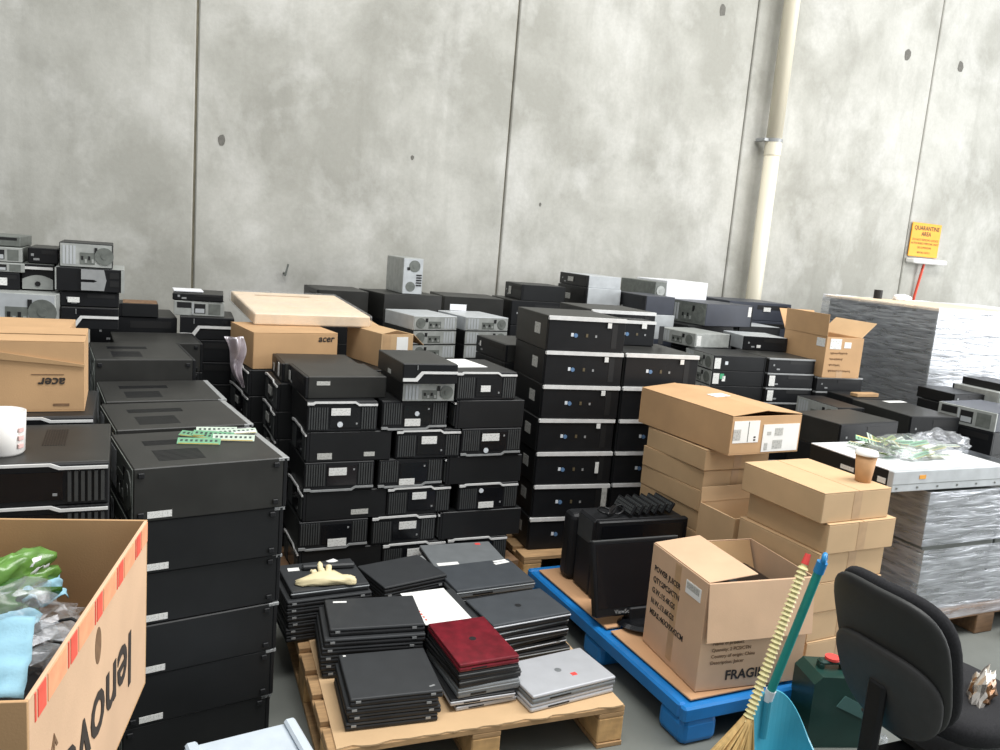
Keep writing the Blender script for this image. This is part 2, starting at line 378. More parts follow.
def desktop(label, x, y, z, yaw, w, d, h, style='plain', face='front', case='black_steel', rear=False, st=(), badges=(),
            flip=False, vents=False, feet=False, group=None, name='desktop_computer', trim='silver_trim', tilt=(0, 0), panel=None, lid=None):
    sx, sy = {'front': (0, 0), 'left': (0, w), 'back': (w, d), 'right': (d, 0)}[face]
    a = R(yaw); ox = x + sx * math.cos(a) - sy * math.sin(a); oy = y + sx * math.sin(a) + sy * math.cos(a)
    t = thing(name, label, 'computer', (ox, oy, z), 0, group, rot=(R(tilt[0]), R(tilt[1]), R(yaw + FACE[face])))
    H = h - .0008
    box(t, 'case', case, 0, .013, 0, w, d, H, .003)
    Z = (lambda zz: H - zz) if flip else (lambda zz: zz)
    def zb(a_, b_):
        p, q = Z(a_), Z(b_); return (min(p, q), max(p, q))
    if style == 'ribbed':
        fp = box(t, 'front_panel', 'dark_plastic', 0, 0, .001, w, .0145, H - .001, .003)
        z0, z1 = zb(.08 * H, .80 * H)
        custom(fp, 'grille', 'rib_grey', ribs_fn(.02 * w, .30 * w, 8, z0, z1), ('ribL', w, H, flip))
        custom(fp, 'grille', 'rib_grey', ribs_fn(.765 * w, .985 * w, 6, z0, z1), ('ribR', w, H, flip))
        z0, z1 = zb(.14 * H, .80 * H)
        box(fp, 'drive_cover', 'gloss_black', .325 * w, -.003, z0, .745 * w, .001, z1)
        T = .055 * H
        up = [(0, .965), (.08, .965), (.10, .996), (.68, .996), (.735, .915), (.995, .915)]
        lo = [(.995, .85), (.725, .85), (.67, .935), (.11, .935), (.09, .885), (0, .885)]
        custom(fp, 'trim_strip', trim, lambda bm: b_prism(bm, [(a_ * w, Z(b_ * H)) for a_, b_ in up + lo], 'y', -.0065, .001), ('trim', w, H, flip))
        z0, z1 = zb(.24 * H, .30 * H)
        box(fp, 'power_button', 'dull_trim', .69 * w, -.0045, z0, .715 * w, -.002, z1)
    elif style == 'strip':
        fp = box(t, 'front_panel', 'black_plastic', .004, 0, .002, w - .002, .0145, H * .90, .003)
        custom(fp, 'trim_strip', trim, lambda bm: b_prism(bm, [(0, .0), (0, .085 * H), (.008, .11 * H), (w - .004, .11 * H), (w - .004, 0)], 'y', -.006, .016), ('hpstrip', w, H), (-.001, 0, H * .888 - .002))
        custom(fp, 'logo', 'badge_blue', lambda bm: b_cyl(bm, (.035, -.003, 0), (.035, .001, 0), .011, seg=12), ('hplogo',), (.115, 0, .45 * H))
        box(fp, 'logo_plate', 'badge_white', .128, -.002, .43 * H, .142, .001, .53 * H)
        box(fp, 'badge', 'badge_gold', .21, -.002, .42 * H, .222, .001, .52 * H)
        box(fp, 'power_button', 'dull_trim', .262, -.002, .42 * H, .272, .001, .49 * H)
        box(fp, 'drive_slot', 'slot_black', .355, -.001, .12 * H, .385, .001, .84 * H)
    elif style == 'plain':
        fp = box(t, 'front_panel', panel or 'black_plastic', 0, 0, .001, w, .0145, H - .001, .003)
        box(fp, 'drive_slot', 'slot_black', .45 * w, -.0015, .62 * H, .93 * w, .001, .86 * H)
        box(fp, 'power_button', 'dull_trim', .10 * w, -.002, .46 * H, .10 * w + .012, .001, .46 * H + .012)
        box(fp, 'logo', 'dull_trim', .18 * w, -.0015, .2 * H, .18 * w + .025, .001, .2 * H + .01)
    elif style == 'wave':                 # slim unit with a stepped silver line across the front
        fp = box(t, 'front_panel', 'black_plastic', 0, 0, .001, w, .0145, H - .001, .003)
        pts = [(.0, .12), (.0, .28), (.22, .28), (.33, .62), (1, .62), (1, .50), (.37, .50), (.26, .12)]
        custom(fp, 'trim_strip', trim, lambda bm: b_prism(bm, [(a_ * w, b_ * H) for a_, b_ in pts], 'y', -.005, .001), ('wave', w, H))
        box(fp, 'drive_slot', 'gloss_black', .27 * w, -.002, .70 * H, .93 * w, .001, .93 * H)
        box(fp, 'port_cover', 'dull_trim', .25 * w, -.003, .70 * H, .262 * w, .001, .93 * H)
    elif style == 'silver':               # tower lying down, satin silver half front
        fp = box(t, 'front_panel', 'black_plastic', 0, 0, .001, w, .0145, H - .001, .003)
        custom(fp, 'bezel', 'dull_trim', lambda bm: b_prism(bm, [(.37 * w, .06 * H), (.37 * w, .40 * H), (.55 * w, .40 * H), (.60 * w, .46 * H), (.55 * w, .52 * H), (.37 * w, .52 * H), (.37 * w, .95 * H), (.70 * w, .95 * H), (.735 * w, .5 * H), (.70 * w, .06 * H)], 'y', -.008, .001), ('silverbez', w, H))
        box(fp, 'side_trim', 'zinc', .95 * w, -.006, 0, w, .001, H - .002)
        box(fp, 'frame', 'zinc', 0, -.004, .05 * H, .02 * w, .001, .97 * H)
        for q in (.25, .6): box(fp, 'drive_slot', 'slot_black', .78 * w, -.002, q * H, .92 * w, .001, (q + .25) * H)
    elif style == 'arc':                  # front with a pale curved lower half and a round button
        fp = box(t, 'front_panel', 'black_plastic', 0, 0, .001, w, .0145, H - .001, .003)
        pts = [(.03 * w, .04 * H), (.97 * w, .04 * H), (.97 * w, .42 * H)] + [(w * (.97 - .94 * i / 8), H * (.42 + .16 * math.sin(math.pi * i / 8))) for i in range(1, 9)]
        custom(fp, 'bezel', 'zinc', lambda bm: b_prism(bm, pts, 'y', -.008, .001), ('arcbez', w, H))
        box(fp, 'lip', 'silver_trim', .03 * w, -.009, .80 * H, .97 * w, .001, .90 * H)
        custom(fp, 'power_button', 'slot_black', lambda bm: b_cyl(bm, (0, -.012, 0), (0, -.006, 0), .012, seg=14), ('arcbtn',), (.5 * w, 0, .25 * H))
    elif style == 'open':                 # front cover missing, bare metal bays
        fp = box(t, 'front_frame', 'zinc', 0, 0, .001, w, .0145, H - .001, .002)
        box(fp, 'drive_bay', 'slot_black', .06 * w, -.001, .52 * H, .34 * w, .001, .9 * H)
        box(fp, 'drive_bay', 'slot_black', .40 * w, -.001, .18 * H, .62 * w, .001, .82 * H)
        box(fp, 'bay_cover', 'pale_steel', .42 * w, -.003, .22 * H, .6 * w, 0, .5 * H)
        box(fp, 'drive_bay', 'zinc_dark', .68 * w, -.001, .12 * H, .92 * w, .001, .85 * H)
        box(fp, 'rail', 'pale_steel', .36 * w, -.004, .1 * H, .38 * w, 0, .9 * H)
    if lid: box(t, 'lid', lid, 0, -.004, H - .011, w, .03, H - .0005, .001)
    if rear:
        rp = box(t, 'rear_panel', 'zinc' if rear is True else rear, .004, d - .0005, .004, w - .004, d + .003, H - .004)
        fr = min(.36 * H, .06)
        def fan(bm):
            b_cyl(bm, (0, 0, 0), (0, .004, 0), fr, seg=20); b_cyl(bm, (0, .0035, 0), (0, .006, 0), fr * .35, seg=12)
        fx = .16 * w if not flip else .84 * w
        custom(rp, 'fan_grille', 'zinc_dark', fan, ('fan', rnd(fr)), (fx - .004, .003, H * .5 - .004), (0, 0, 0))
        lo_, hi_ = (.34, .62) if not flip else (.38, .66)
        io = box(rp, 'port_plate', 'zinc_dark', lo_ * w, d + .0025, .14 * H, hi_ * w, d + .0045, .62 * H)
        for q in range(4):
            box(rp, 'port', 'slot_black' if q % 2 else 'zinc', (lo_ + .02 + q * .065) * w, d + .0043, .2 * H + (q % 2) * .12 * H, (lo_ + .06 + q * .065) * w, d + .006, .36 * H + (q % 2) * .12 * H)
        px_ = .29 * w if not flip else .68 * w
        box(rp, 'power_socket', 'slot_black', px_, d + .0025, .58 * H, px_ + .055 * w, d + .006, .84 * H)
        for q in range(4):
            xx = (.70 + .065 * q) * w if not flip else (.06 + .065 * q) * w
            box(rp, 'slot_cover', 'pale_steel', xx, d + .0025, .12 * H, xx + .045 * w, d + .0045, .88 * H)
    if vents:
        for (u0, u1, v0, v1) in ((.16, .46, .52, .82), (.60, .74, .42, .84)):
            def vent(bm, u0=u0, u1=u1, v0=v0, v1=v1):
                nx = 9
                for i in range(nx):
                    a0 = u0 * w + (u1 - u0) * w * i / nx
                    b_box(bm, a0, v0 * d, 0, a0 + (u1 - u0) * w / nx * .6, v1 * d, .0008)
            custom(t, 'vent', 'black_plastic', vent, ('vent', w, d, u0), (0, 0, H))
    if feet:
        for (u, v) in ((.06, .08), (.06, .82), (.935, .08), (.935, .82)):
            box(t, 'foot', 'dark_plastic', -.006, u * d, v * H, .0005, u * d + .018, v * H + .016, .002)
    for s in st: sticker(t, s, w, d, H)
    for bd in badges: badge(t, *bd)
    return t

# ---- lying towers, a file of stacks: D
DG = 'stacked towers lying on their sides'
def tower_stack(where, x, y, yaw, n, h, w, d, lean=0.0, extra_first=0):
    for k in range(n):
        st = [('L', .765 * d, .06 * h, .068, .020, 'label_white')] if k >= 1 else []
        jx = random.uniform(-.006, .006) + lean * (k - n + 1)
        desktop('black tower lying flat, %s up in the stack %s' % (ORD[k], where), x + jx, y + random.uniform(-.004, .004), k * h, yaw + random.uniform(-.6, .6),
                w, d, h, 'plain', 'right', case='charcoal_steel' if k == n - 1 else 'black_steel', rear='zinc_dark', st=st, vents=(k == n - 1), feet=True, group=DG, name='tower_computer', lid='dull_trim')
tower_stack('with loose memory sticks', .034, 2.455, 9.0, 6, .1633, .415, .452, lean=.004)
tower_stack('behind the memory-stick stack', -.006, 2.915, 7.0, 6, .1633, .42, .452)
tower_stack('two behind the memory sticks', -.056, 3.375, 5.0, 6, .1633, .42, .445)
for k in range(6):
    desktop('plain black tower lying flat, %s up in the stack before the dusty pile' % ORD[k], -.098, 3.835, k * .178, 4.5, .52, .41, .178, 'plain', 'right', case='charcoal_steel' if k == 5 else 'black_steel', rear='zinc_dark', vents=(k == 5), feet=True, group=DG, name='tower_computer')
for k in range(7):
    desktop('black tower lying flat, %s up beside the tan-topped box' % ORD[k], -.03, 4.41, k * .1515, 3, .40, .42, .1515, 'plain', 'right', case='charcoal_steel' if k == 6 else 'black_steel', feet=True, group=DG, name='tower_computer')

# ---- desktop with the mug, and the column under it: E, F
for k in range(9):
    top = k == 8
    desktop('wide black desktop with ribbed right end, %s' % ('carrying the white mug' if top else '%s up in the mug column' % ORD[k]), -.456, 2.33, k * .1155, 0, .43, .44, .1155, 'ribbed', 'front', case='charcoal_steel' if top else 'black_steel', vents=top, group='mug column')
for k in range(9):
    desktop('black ribbed desktop under the upside-down carton, %s up' % ORD[k], -.52, 2.79, k * .1175, 0, .445, .42, .1175, 'ribbed', 'front', group='column under the upside-down carton')
for k in range(7):
    desktop('black desktop in the column behind the upside-down carton, %s up' % ORD[k], -.58, 3.28, k * .165, -4, .44, .42, .165, 'plain', 'front', group='column behind the upside-down carton')

# ---- ribbed pile on its pallet: M
RP = 'black ribbed-front desktops on the middle pallet'
MZ, MH = .135, .137
def ribbed(col, row, x, kind, y=3.455, w=.315, d=.385, st=(), badges=(), flip=False, dx=0):
    z = MZ + MH * (row - 1)
    colname = {1: 'column nearest the lying towers', 2: 'middle column of the ribbed pile', 3: 'column nearest the stripe pile'}[col]
    if kind == 'f':
        desktop('black ribbed-front desktop, %s row up, %s' % (ORD[row - 1], colname), x, y, z, random.uniform(-1.2, 1.2), w, d, MH, 'ribbed', 'front', st=st, badges=badges, flip=flip, group=RP, trim='silver_trim' if not flip else 'dull_trim')
    else:
        desktop('black desktop turned side-on, %s row up, %s' % (ORD[row - 1], colname), x, y, z, random.uniform(-1, 1), w, d, MH, 'ribbed', 'left', st=st, group=RP)
LW, LG = 'label_white', 'label_grey'
ribbed(1, 6, .735, 'f', st=[('F', .105, .075, .085, .032, LW)], badges=[(.146, .034, .0125)])
ribbed(1, 5, .738, 's', st=[('R', .26, .02, .05, .02, LG), ('R', .05, .012, .065, .028, LG)])
ribbed(1, 4, .734, 'f', st=[('F', .108, .075, .08, .034, LW)], flip=True)
ribbed(1, 3, .734, 's', st=[('R', .22, .02, .08, .024, LG)])
ribbed(1, 2, .722, 'f', st=[('F', .13, .014, .085, .036, LW)], flip=True)
ribbed(1, 1, .725, 's')
ribbed(2, 6, 1.072, 'f', st=[('F', .108, .02, .075, .034, LW)], badges=[(.165, .078, .011)], flip=True)
ribbed(2, 5, 1.148, 'f', st=[('F', .12, .07, .075, .036, LW)])
ribbed(2, 4, 1.072, 'f', st=[('F', .10, .012, .075, .03, LW)], flip=True)
ribbed(2, 3, 1.122, 'f', st=[('F', .12, .075, .07, .034, LW)])
ribbed(2, 2, 1.056, 'f', st=[('F', .13, .07, .085, .036, LW)])
ribbed(2, 1, 1.115, 'f', st=[('F', .12, .07, .085, .036, LW)])
ribbed(3, 7, 1.424, 'f', st=[('F', .125, .042, .05, .03, LW)])
ribbed(3, 6, 1.432, 's', w=.34, d=.36)
ribbed(3, 5, 1.470, 'f', st=[('F', .105, .075, .09, .036, LW)], badges=[(.13, .028, .0125)], flip=True)
ribbed(3, 4, 1.404, 's', d=.40)
ribbed(3, 3, 1.478, 'f', st=[('F', .105, .012, .08, .03, LW)], badges=[(.115, .1, .0115)])
ribbed(3, 2, 1.390, 's', d=.43)
ribbed(3, 1, 1.44, 'f', st=[('F', .11, .05, .08, .03, LW)])
# second file behind, fronts turned to the aisle
for k in range(6):
    dx = random.uniform(-.008, .008)
    desktop('black desktop, ribbed front to the aisle, %s row up behind the pile' % ORD[k], .672 + dx, 3.87, MZ + MH * k, 0, .34, .42, MH, 'ribbed', 'left', st=[('F', .11, .05, .09, .04, LG)] if k < 6 else (), group='desktops facing the aisle')
    if k < 6:
        desktop('black desktop deep behind the middle ribbed column, %s row up' % ORD[k], 1.10 + dx, 3.87, MZ + MH * k, 0, .34, .34, MH, 'ribbed', 'left', group='desktops deep in the ribbed pile')
        desktop('black desktop deep beside the stripe pile, %s row up' % ORD[k], 1.455 + dx, 3.87, MZ + MH * k, 0, .34, .32, MH, 'ribbed', 'left', group='desktops deep in the ribbed pile')
for k in range(6):
    desktop('black desktop under the upright-logo carton, %s row up' % ORD[k], .60 + random.uniform(-.006, .006), 4.235, MZ + MH * k, 4, .46, .50, MH, 'ribbed', 'left', st=[('F', .16, .05, .07, .035, LG)], group='desktops under the carton')
    desktop('black desktop under the half-open carton, %s row up' % ORD[k], 1.15, 4.26, MZ + MH * k, 4, .46, .42, MH, 'ribbed', 'left', group='desktops under the half-open carton')
# small units on top of the pile
Z6 = MZ + MH * 6
desktop('slim black desktop lying crosswise on the ribbed pile, end label', .735, 3.515, Z6, 1.5, .36, .372, .10, 'plain', 'left', case='charcoal_steel', st=[('R', .05, .06, .06, .018, LG), ('F', .05, .03, .03, .045, LG)], group='slim desktops on the ribbed pile')
desktop('slim black desktop behind the crosswise one on the ribbed pile', .702, 3.905, Z6, -1, .32, .38, .092, 'plain', 'left', case='charcoal_steel', st=[('F', .24, .02, .03, .065, LW), ('F', .1, .02, .02, .04, LG)], group='slim desktops on the ribbed pile')
desktop('slim desktop showing its bare metal rear, under the stepped-stripe desktop', 1.155, 3.44, Z6, -1, .255, .36, .088, 'plain', 'back', rear=True, group='slim desktops on the ribbed pile')
desktop('slim black desktop with stepped silver stripe on the ribbed pile', 1.142, 3.40, Z6 + .089, -1, .26, .42, .093, 'wave', 'front', case='charcoal_steel', st=[('L', .19, .012, .05, .02, LG)], group='slim desktops on the ribbed pile')
o = tag(box(None, 'paper_sheet', 'paper', 1.43, 3.57, Z6 + MH, 1.64, 3.81, Z6 + MH + .002, rot=(0, 0, R(6))), 'white paper sheet on top of the ribbed pile', 'paper')

# ---- silver stripe pile: H
HP = 'black desktops with a silver stripe'
HZ, HH = .145, .175
for k in range(7):
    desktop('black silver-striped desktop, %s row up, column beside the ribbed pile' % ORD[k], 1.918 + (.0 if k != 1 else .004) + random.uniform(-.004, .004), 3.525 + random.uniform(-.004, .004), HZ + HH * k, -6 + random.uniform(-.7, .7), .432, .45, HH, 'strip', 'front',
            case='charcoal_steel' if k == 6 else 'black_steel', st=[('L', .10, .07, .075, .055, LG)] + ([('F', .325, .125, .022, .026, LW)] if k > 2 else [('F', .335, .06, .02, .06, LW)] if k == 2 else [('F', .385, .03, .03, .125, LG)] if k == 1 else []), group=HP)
    if k < 6:
        desktop('black silver-striped desktop, %s row up, column beside the tan cartons' % ORD[k], 2.366 + random.uniform(-.001, .003), 3.48 + random.uniform(-.004, .004), HZ + HH * k, -6, .44, .45, HH, 'strip', 'front',
                case='charcoal_steel' if k == 5 else 'black_steel', st=[('F', .325, .125, .022, .026, LW)] if k > 2 else [], group=HP)
desktop('smaller black desktop with silver stripe set back on the silver-stripe pile', 2.405, 3.79, HZ + HH * 6, -6, .33, .17, .142, 'strip', 'front', st=[('F', .24, .10, .03, .03, LW)], group=HP)
for k in range(10):
    desktop('slim black desktop wedged behind the silver-stripe column, %s row up' % ORD[k], 1.938, 4.02, HZ + .1005 * k, 0, .42, .34, .1005, 'plain', 'left', case='charcoal_steel' if k == 9 else 'black_steel', st=[('F', .07, .045, .012, .03, LW)] if k == 9 else (), group='slim desktops behind the silver-stripe pile')
for k in range(7):
    desktop('black desktop in the second file next to the bare-metal units, %s row up' % ORD[k], 2.46, 4.01, HZ + HH * k, -4, .43, .44, HH, 'strip', 'front', case='charcoal_steel' if k == 6 else 'black_steel', group='second file of silver-stripe desktops')

# ---- bare-metal rears and the black row along the wall
for k in range(12):
    vis = k > 8
    desktop('slim desktop, metal rear out, %s row up, next to the cartons' % ORD[k], 1.63, 4.72, .14 + .09 * k, 10, .315, .40, .09, 'plain', 'back', case='pale_steel' if k == 11 else 'black_steel', rear=vis, flip=True, group='slim desktops with metal rears out')
    desktop('slim desktop, metal rear out, %s row up, next to the stripe pile' % ORD[k], 2.0, 4.78, .14 + .09 * k, 7, .325, .40, .09, 'plain', 'back', case='pale_steel' if k == 11 else 'black_steel', rear=vis, group='slim desktops with metal rears out')
o = tag(box(None, 'carton_tab', 'white_paint', 2.05, 5.19, 1.22, 2.17, 5.196, 1.262), 'white flap sticking up behind the bare-metal rears', 'panel')
for k in range(7):
    for j, (x, y, yw, w_) in enumerate(((1.655, 5.44, 9, .46), (2.13, 5.52, -6, .46), (2.64, 5.44, -4, .42), (1.205, 5.52, 0, .38))):
        nm = ('under the grey tower', 'next to the grey tower', 'past the wall joint', 'beside the wrapped flat carton')[j]
        desktop('black desktop along the wall %s, %s row up' % (nm, ORD[k]), x, y, .0 + .1845 * k, yw, w_ if j != 3 else .44, .44 if j != 3 else .36, .1845, 'plain', 'back' if j < 2 else 'front' if j == 2 else 'left', case='charcoal_steel' if k == 6 else 'black_steel', group='black desktops along the wall')
# grey tower standing on the row
tw = thing('tower_computer', 'small grey tower standing upright on the black row by the wall', 'computer', (1.80, 5.50, 1.2915), 0)
box(tw, 'case', 'zinc', 0, .01, 0, .15, .40, .255, .004)
rp = box(tw, 'rear_panel', 'pale_steel', .004, .004, .004, .146, .0105, .251)
custom(rp, 'fan_grille', 'zinc_dark', lambda bm: (b_cyl(bm, (.08, -.002, .195), (.08, .006, .195), .042, seg=20), b_cyl(bm, (.08, -.005, .195), (.08, .002, .195), .015, seg=12)))
box(rp, 'power_socket', 'slot_black', .03, .0, .17, .05, .006, .19)
custom(rp, 'fan_grille', 'zinc_dark', lambda bm: b_cyl(bm, (.055, -.002, .05), (.055, .006, .05), .035, seg=20))
for q in range(5): box(rp, 'slot_cover', 'slot_black', .1, .001, .06 + q * .018, .14, .006, .07 + q * .018)

# ---- dusty pile at the left by the wall
LP = 'dusty pile of old machines'
for k in range(7):
    for j, (x, y) in enumerate(((-.62, 4.30), (-.62, 4.80), (-.14 - .01, 4.90))):
        desktop('black machine under the dusty pile %s, %s row up' % (('at its near end', 'at its wall end', 'beside the tan-topped box')[j], ORD[k]), x, y, k * .162, 2, .44, .44, .162, 'plain', 'front', case='charcoal_steel' if k == 6 else 'black_steel', group=LP)
ZB = 7 * .162
desktop('open-backed grey chassis with its perforated rear out, lowest on the dusty pile', -.60, 4.29, ZB, -8, .33, .36, .165, 'plain', 'back', case='zinc', rear='pale_steel', group=LP)
desktop('black desktop with swooping silver line in the dusty pile', -.255, 4.31, ZB, 0, .245, .36, .105, 'wave', 'front', case='charcoal_steel', flip=True, group=LP)
desktop('grey slim desktop under the half-silver tower', -.258, 4.33, ZB + .106, 0, .25, .36, .072, 'plain', 'front', case='zinc_dark', st=[('F', .03, .02, .05, .025, LW)], group=LP)
desktop('tower lying flat with a half silver front on the dusty pile', -.28, 4.32, ZB + .179, 0, .295, .40, .112, 'silver', 'front', case='zinc', group=LP)
desktop('bare chassis with a round fan, topmost of the dusty pile', -.262, 4.33, ZB + .292, 0, .225, .36, .115, 'plain', 'back', case='black_steel', rear='zinc', group=LP)
desktop('desktop with a pale curved front and round button in the dusty pile', -.425, 4.42, ZB + .166, 0, .135, .36, .125, 'arc', 'front', case='zinc_dark', group=LP)
desktop('black slim desktop with a white sticker in the dusty pile', -.60, 4.40, ZB + .166, 0, .17, .36, .08, 'plain', 'front', st=[('F', .0, .02, .12, .035, LW)], group=LP)
desktop('dark slim desktop between curved front and fan chassis', -.40, 4.45, ZB + .292, 0, .125, .36, .075, 'plain', 'front', case='charcoal_steel', group=LP)
desktop('grey rack server with slotted front on the dusty pile', -.60, 4.40, ZB + .247, 0, .19, .42, .044, 'open', 'front', case='zinc_dark', group=LP)
desktop('long grey rack server lying above the slotted one', -.61, 4.42, ZB + .292, 0, .19, .42, .07, 'open', 'front', case='zinc_dark', group=LP)
desktop('flat grey drive box, the highest piece at the pile end', -.63, 4.46, ZB + .363, -3, .20, .34, .05, 'plain', 'front', case='zinc_dark', panel='zinc_dark', group=LP)
bx = desktop('black box-like computer with a tan dusty top beside the dusty pile', -.01, 4.90, ZB + .0, 0, .20, .20, .075, 'plain', 'left', case='black_steel', group=LP)
box(bx, 'dust_cover', 'pallet_wood_dark', .004, .02, .0745, .196, .196, .0765)
# stack of opened units next to the wall joint
for k in range(9):
    desktop('black desktop under the opened unit by the wall joint, %s row up' % ORD[k], .30, 4.845, k * .128, -4, .29, .38, .128, 'wave' if k == 8 else 'plain', 'front', case='charcoal_steel' if k == 8 else 'black_steel', st=[('F', .08, .03, .012, .05, LW)] if k == 7 else (), group='stack by the wall joint')
desktop('opened desktop with bare metal bays by the wall joint', .27, 4.90, 9 * .128, -4, .27, .36, .085, 'open', 'front', case='charcoal_steel', group='stack by the wall joint')
desktop('black drive chassis on top of the opened desktop', .262, 4.90, 9 * .128 + .086, -6, .27, .32, .04, 'plain', 'front', case='charcoal_steel', group='stack by the wall joint')
o = tag(box(None, 'metal_lid', 'white_paint', .27, 4.95, 9 * .128 + .129, .43, 5.10, 9 * .128 + .139, .002), 'white metal lid on the black drive chassis', 'lid')

# ---- machines beyond the silver-stripe pile
BG = 'machines behind the silver-stripe pile'
for k in range(8):
    desktop('black tower lying with its stickered front to the aisle, %s row up' % ORD[k], 3.20, 5.32, k * .178, -3, .50, .30, .178, 'plain', 'left', case='pale_steel', st=[('F', .16, .07, .08, .045, LG)] if k == 7 else (), group=BG)
desktop('black tower on the stickered towers, pale side', 3.205, 5.33, 8 * .178, -3, .48, .29, .092, 'plain', 'left', case='pale_steel', st=[('F', .16, .03, .09, .035, LG)], group=BG)
desktop('black tower lying flat beside the stickered towers', 2.72, 5.46, 7 * .1845, -5, .36, .36, .12, 'plain', 'left', st=[('F', .1, .03, .05, .06, LG)], group=BG)
for k in range(7):
    desktop('bluish black tower under the shelf end by the pipe, %s row up' % ORD[k], 3.49, 4.96, k * .182, -3, .42, .27, .182, 'plain', 'left', case='blue_grey_steel' if k < 6 else 'pale_steel', group=BG)
desktop('black tower with a silver lip, bluish side, above the pale lids', 3.495, 4.97, 7 * .182, -3, .41, .26, .135, 'plain', 'left', case='blue_grey_steel', st=[('F', .04, .03, .015, .05, LW)], group=BG)
# server chassis with its port side showing
for k in range(7):
    desktop('black tower in the column under the blue-sided tower, %s row up' % ORD[k], 3.83, 4.86, k * .1735, 4, .46, .46, .1735, 'plain', 'left', group=BG)
desktop('blue-sided tower lying with its grey port panel out', 3.965, 4.84, 7 * .1735, 6, .42, .50, .168, 'plain', 'right', case='blue_grey_steel', rear='zinc_dark', st=[('L', .02, .08, .035, .075, LW)], group=BG)
wl = thing('tower_computer', 'white-lidded tower behind the blue-sided tower', 'computer', (4.00, 5.42, 0), 0, BG)
for nm, m, c in (('case', 'zinc', (0, .0, .0, .42, .42, 1.46)), ('lid', 'white_paint', (.004, -.004, 1.36, .42, .43, 1.515))): box(wl, nm, m, *c, .004)
wl2 = thing('tower_computer', 'grey metal tower end standing beside the white-lidded tower', 'computer', (3.86, 5.37, 0), 0, BG)
box(wl2, 'case', 'zinc_dark', 0, 0, 0, .11, .5, 1.50, .004)
custom(wl2, 'fan_grille', 'zinc', lambda bm: (b_cyl(bm, (.055, -.004, 1.43), (.055, .001, 1.43), .04, seg=20), b_cyl(bm, (.055, -.006, 1.43), (.055, -.003, 1.43), .016, seg=12)))
for q in range(7): box(wl2, 'slot_cover', 'zinc', .015, -.003, 1.10 + q * .035, .095, .001, 1.118 + q * .035)
# column V / W / Y with slim desktops T, U above
SG = 'slim desktops between the cartons and the wrapped pallet'
for k in range(11):
    desktop('slim black desktop, %s row up, column beside the labelled carton' % ORD[k], 3.49, 4.13, .1 * k, -8, .36, .40, .1, 'plain', 'right', case='black_steel', rear='zinc', st=[('L', .345, .012, .045, .07, LW)] + ([('L', .31, .045, .028, .035, 'green_sticker'), ('L', .298, .03, .024, .035, 'paper')] if k == 9 else [('L', .29, .04, .022, .022, 'badge_white')]) if k > 8 else (), group=SG)
    desktop('slim black desktop with silver lid edge, %s row up, middle column' % ORD[k], 3.895, 4.06, .1 * k, -7, .37, .40, .1, 'plain', 'front', case='black_steel' if k < 10 else 'charcoal_steel', st=[('F', .015, .012, .045, .07, LW)] if k in (8, 9) else (), group=SG, lid='dull_trim')
    if k < 10:
        desktop('slim black desktop under the tall open carton, %s row up' % ORD[k], 4.285, 4.0, .0985 * k, -6, .385, .62, .0985, 'plain', 'front', group=SG, lid='dull_trim')
desktop('slim grey desktop with its fan rear turned left, on the slim columns', 3.60, 4.47, 1.1, 6, .38, .34, .098, 'plain', 'right', case='zinc', rear=True, st=[('L', .29, .012, .04, .07, LW)], group=SG)
desktop('slim black desktop with pale lid lying askew on the slim columns', 3.99, 4.43, 1.1, -14, .34, .33, .1, 'plain', 'front', case='pale_steel', panel='black_plastic', st=[('F', .1, .02, .03, .02, LW)], group=SG)
for k in range(9):
    desktop('black desktop by the wall behind the tall open carton, %s row up' % ORD[k], 4.62, 5.36, k * .154, -7, .62, .5, .154, 'plain', 'front', case='blue_grey_steel' if k == 8 else 'black_steel', st=[('F', .34, .08, .07, .035, LW)] if k == 8 else (), panel='blue_grey_steel', group=BG)
    if k < 8: desktop('black desktop by the wall nearest the pipe, %s row up' % ORD[k], 4.42, 4.98, k * .152, -5, .40, .34, .152, 'plain', 'front', case='pale_steel' if k == 7 else 'black_steel', group=BG)

# ---- right hand blacks
RG = 'desktops behind the wrapped memory pallet'
for k in range(6):
    desktop('flat black desktop nearest the coffee cup, %s row up' % ORD[k], 3.48, 3.04, .15 * k, 4, .48, .33, .15, 'plain', 'front', case='charcoal_steel' if k == 5 else 'black_steel', group=RG)
    desktop('flat black desktop leaning long side on, %s row up' % ORD[k], 4.20, 3.18, .15 * k, -8, .36, .50, .15, 'plain', 'front', case='charcoal_steel' if k == 5 else 'black_steel', group=RG)
    desktop('flat black desktop with grey rear left, %s row up' % ORD[k], 3.945, 3.49, .148 * k, -7, .38, .20, .148, 'plain', 'right', case='black_steel', rear='zinc', group=RG)
    desktop('black desktop below the opened server chassis, %s row up' % ORD[k], 4.66, 2.98, .14 * k, 4, .36, .44, .14, 'plain', 'left', group=RG)
    desktop('black desktop stacked against the shiny wrap, %s row up' % ORD[k], 5.02, 3.50, .147 * k, -4, .30, .30, .147, 'plain', 'front', group=RG)
desktop('opened server chassis with bare drive bays', 4.66, 2.98, .841, 4, .36, .44, .115, 'open', 'left', case='blue_grey_steel', group=RG)
desktop('black desktop resting against the shiny stretch film', 5.03, 3.52, .886, -4, .28, .30, .075, 'plain', 'front', group=RG)
desktop('grey metal desktop end beside the shiny stretch film', 5.33, 3.42, .80, -4, .34, .36, .19, 'plain', 'back', case='zinc', rear='zinc_dark', group=RG)
for k in range(4): desktop('dark desktop under the grey metal end, %s row up' % ORD[k], 5.33, 3.42, .0 + .2 * k, -4, .34, .36, .2, 'plain', 'front', group=RG)
desktop('small black desktop at the foot of the shiny stretch film', 5.40, 3.46, .991, -4, .25, .30, .05, 'plain', 'front', group=RG)
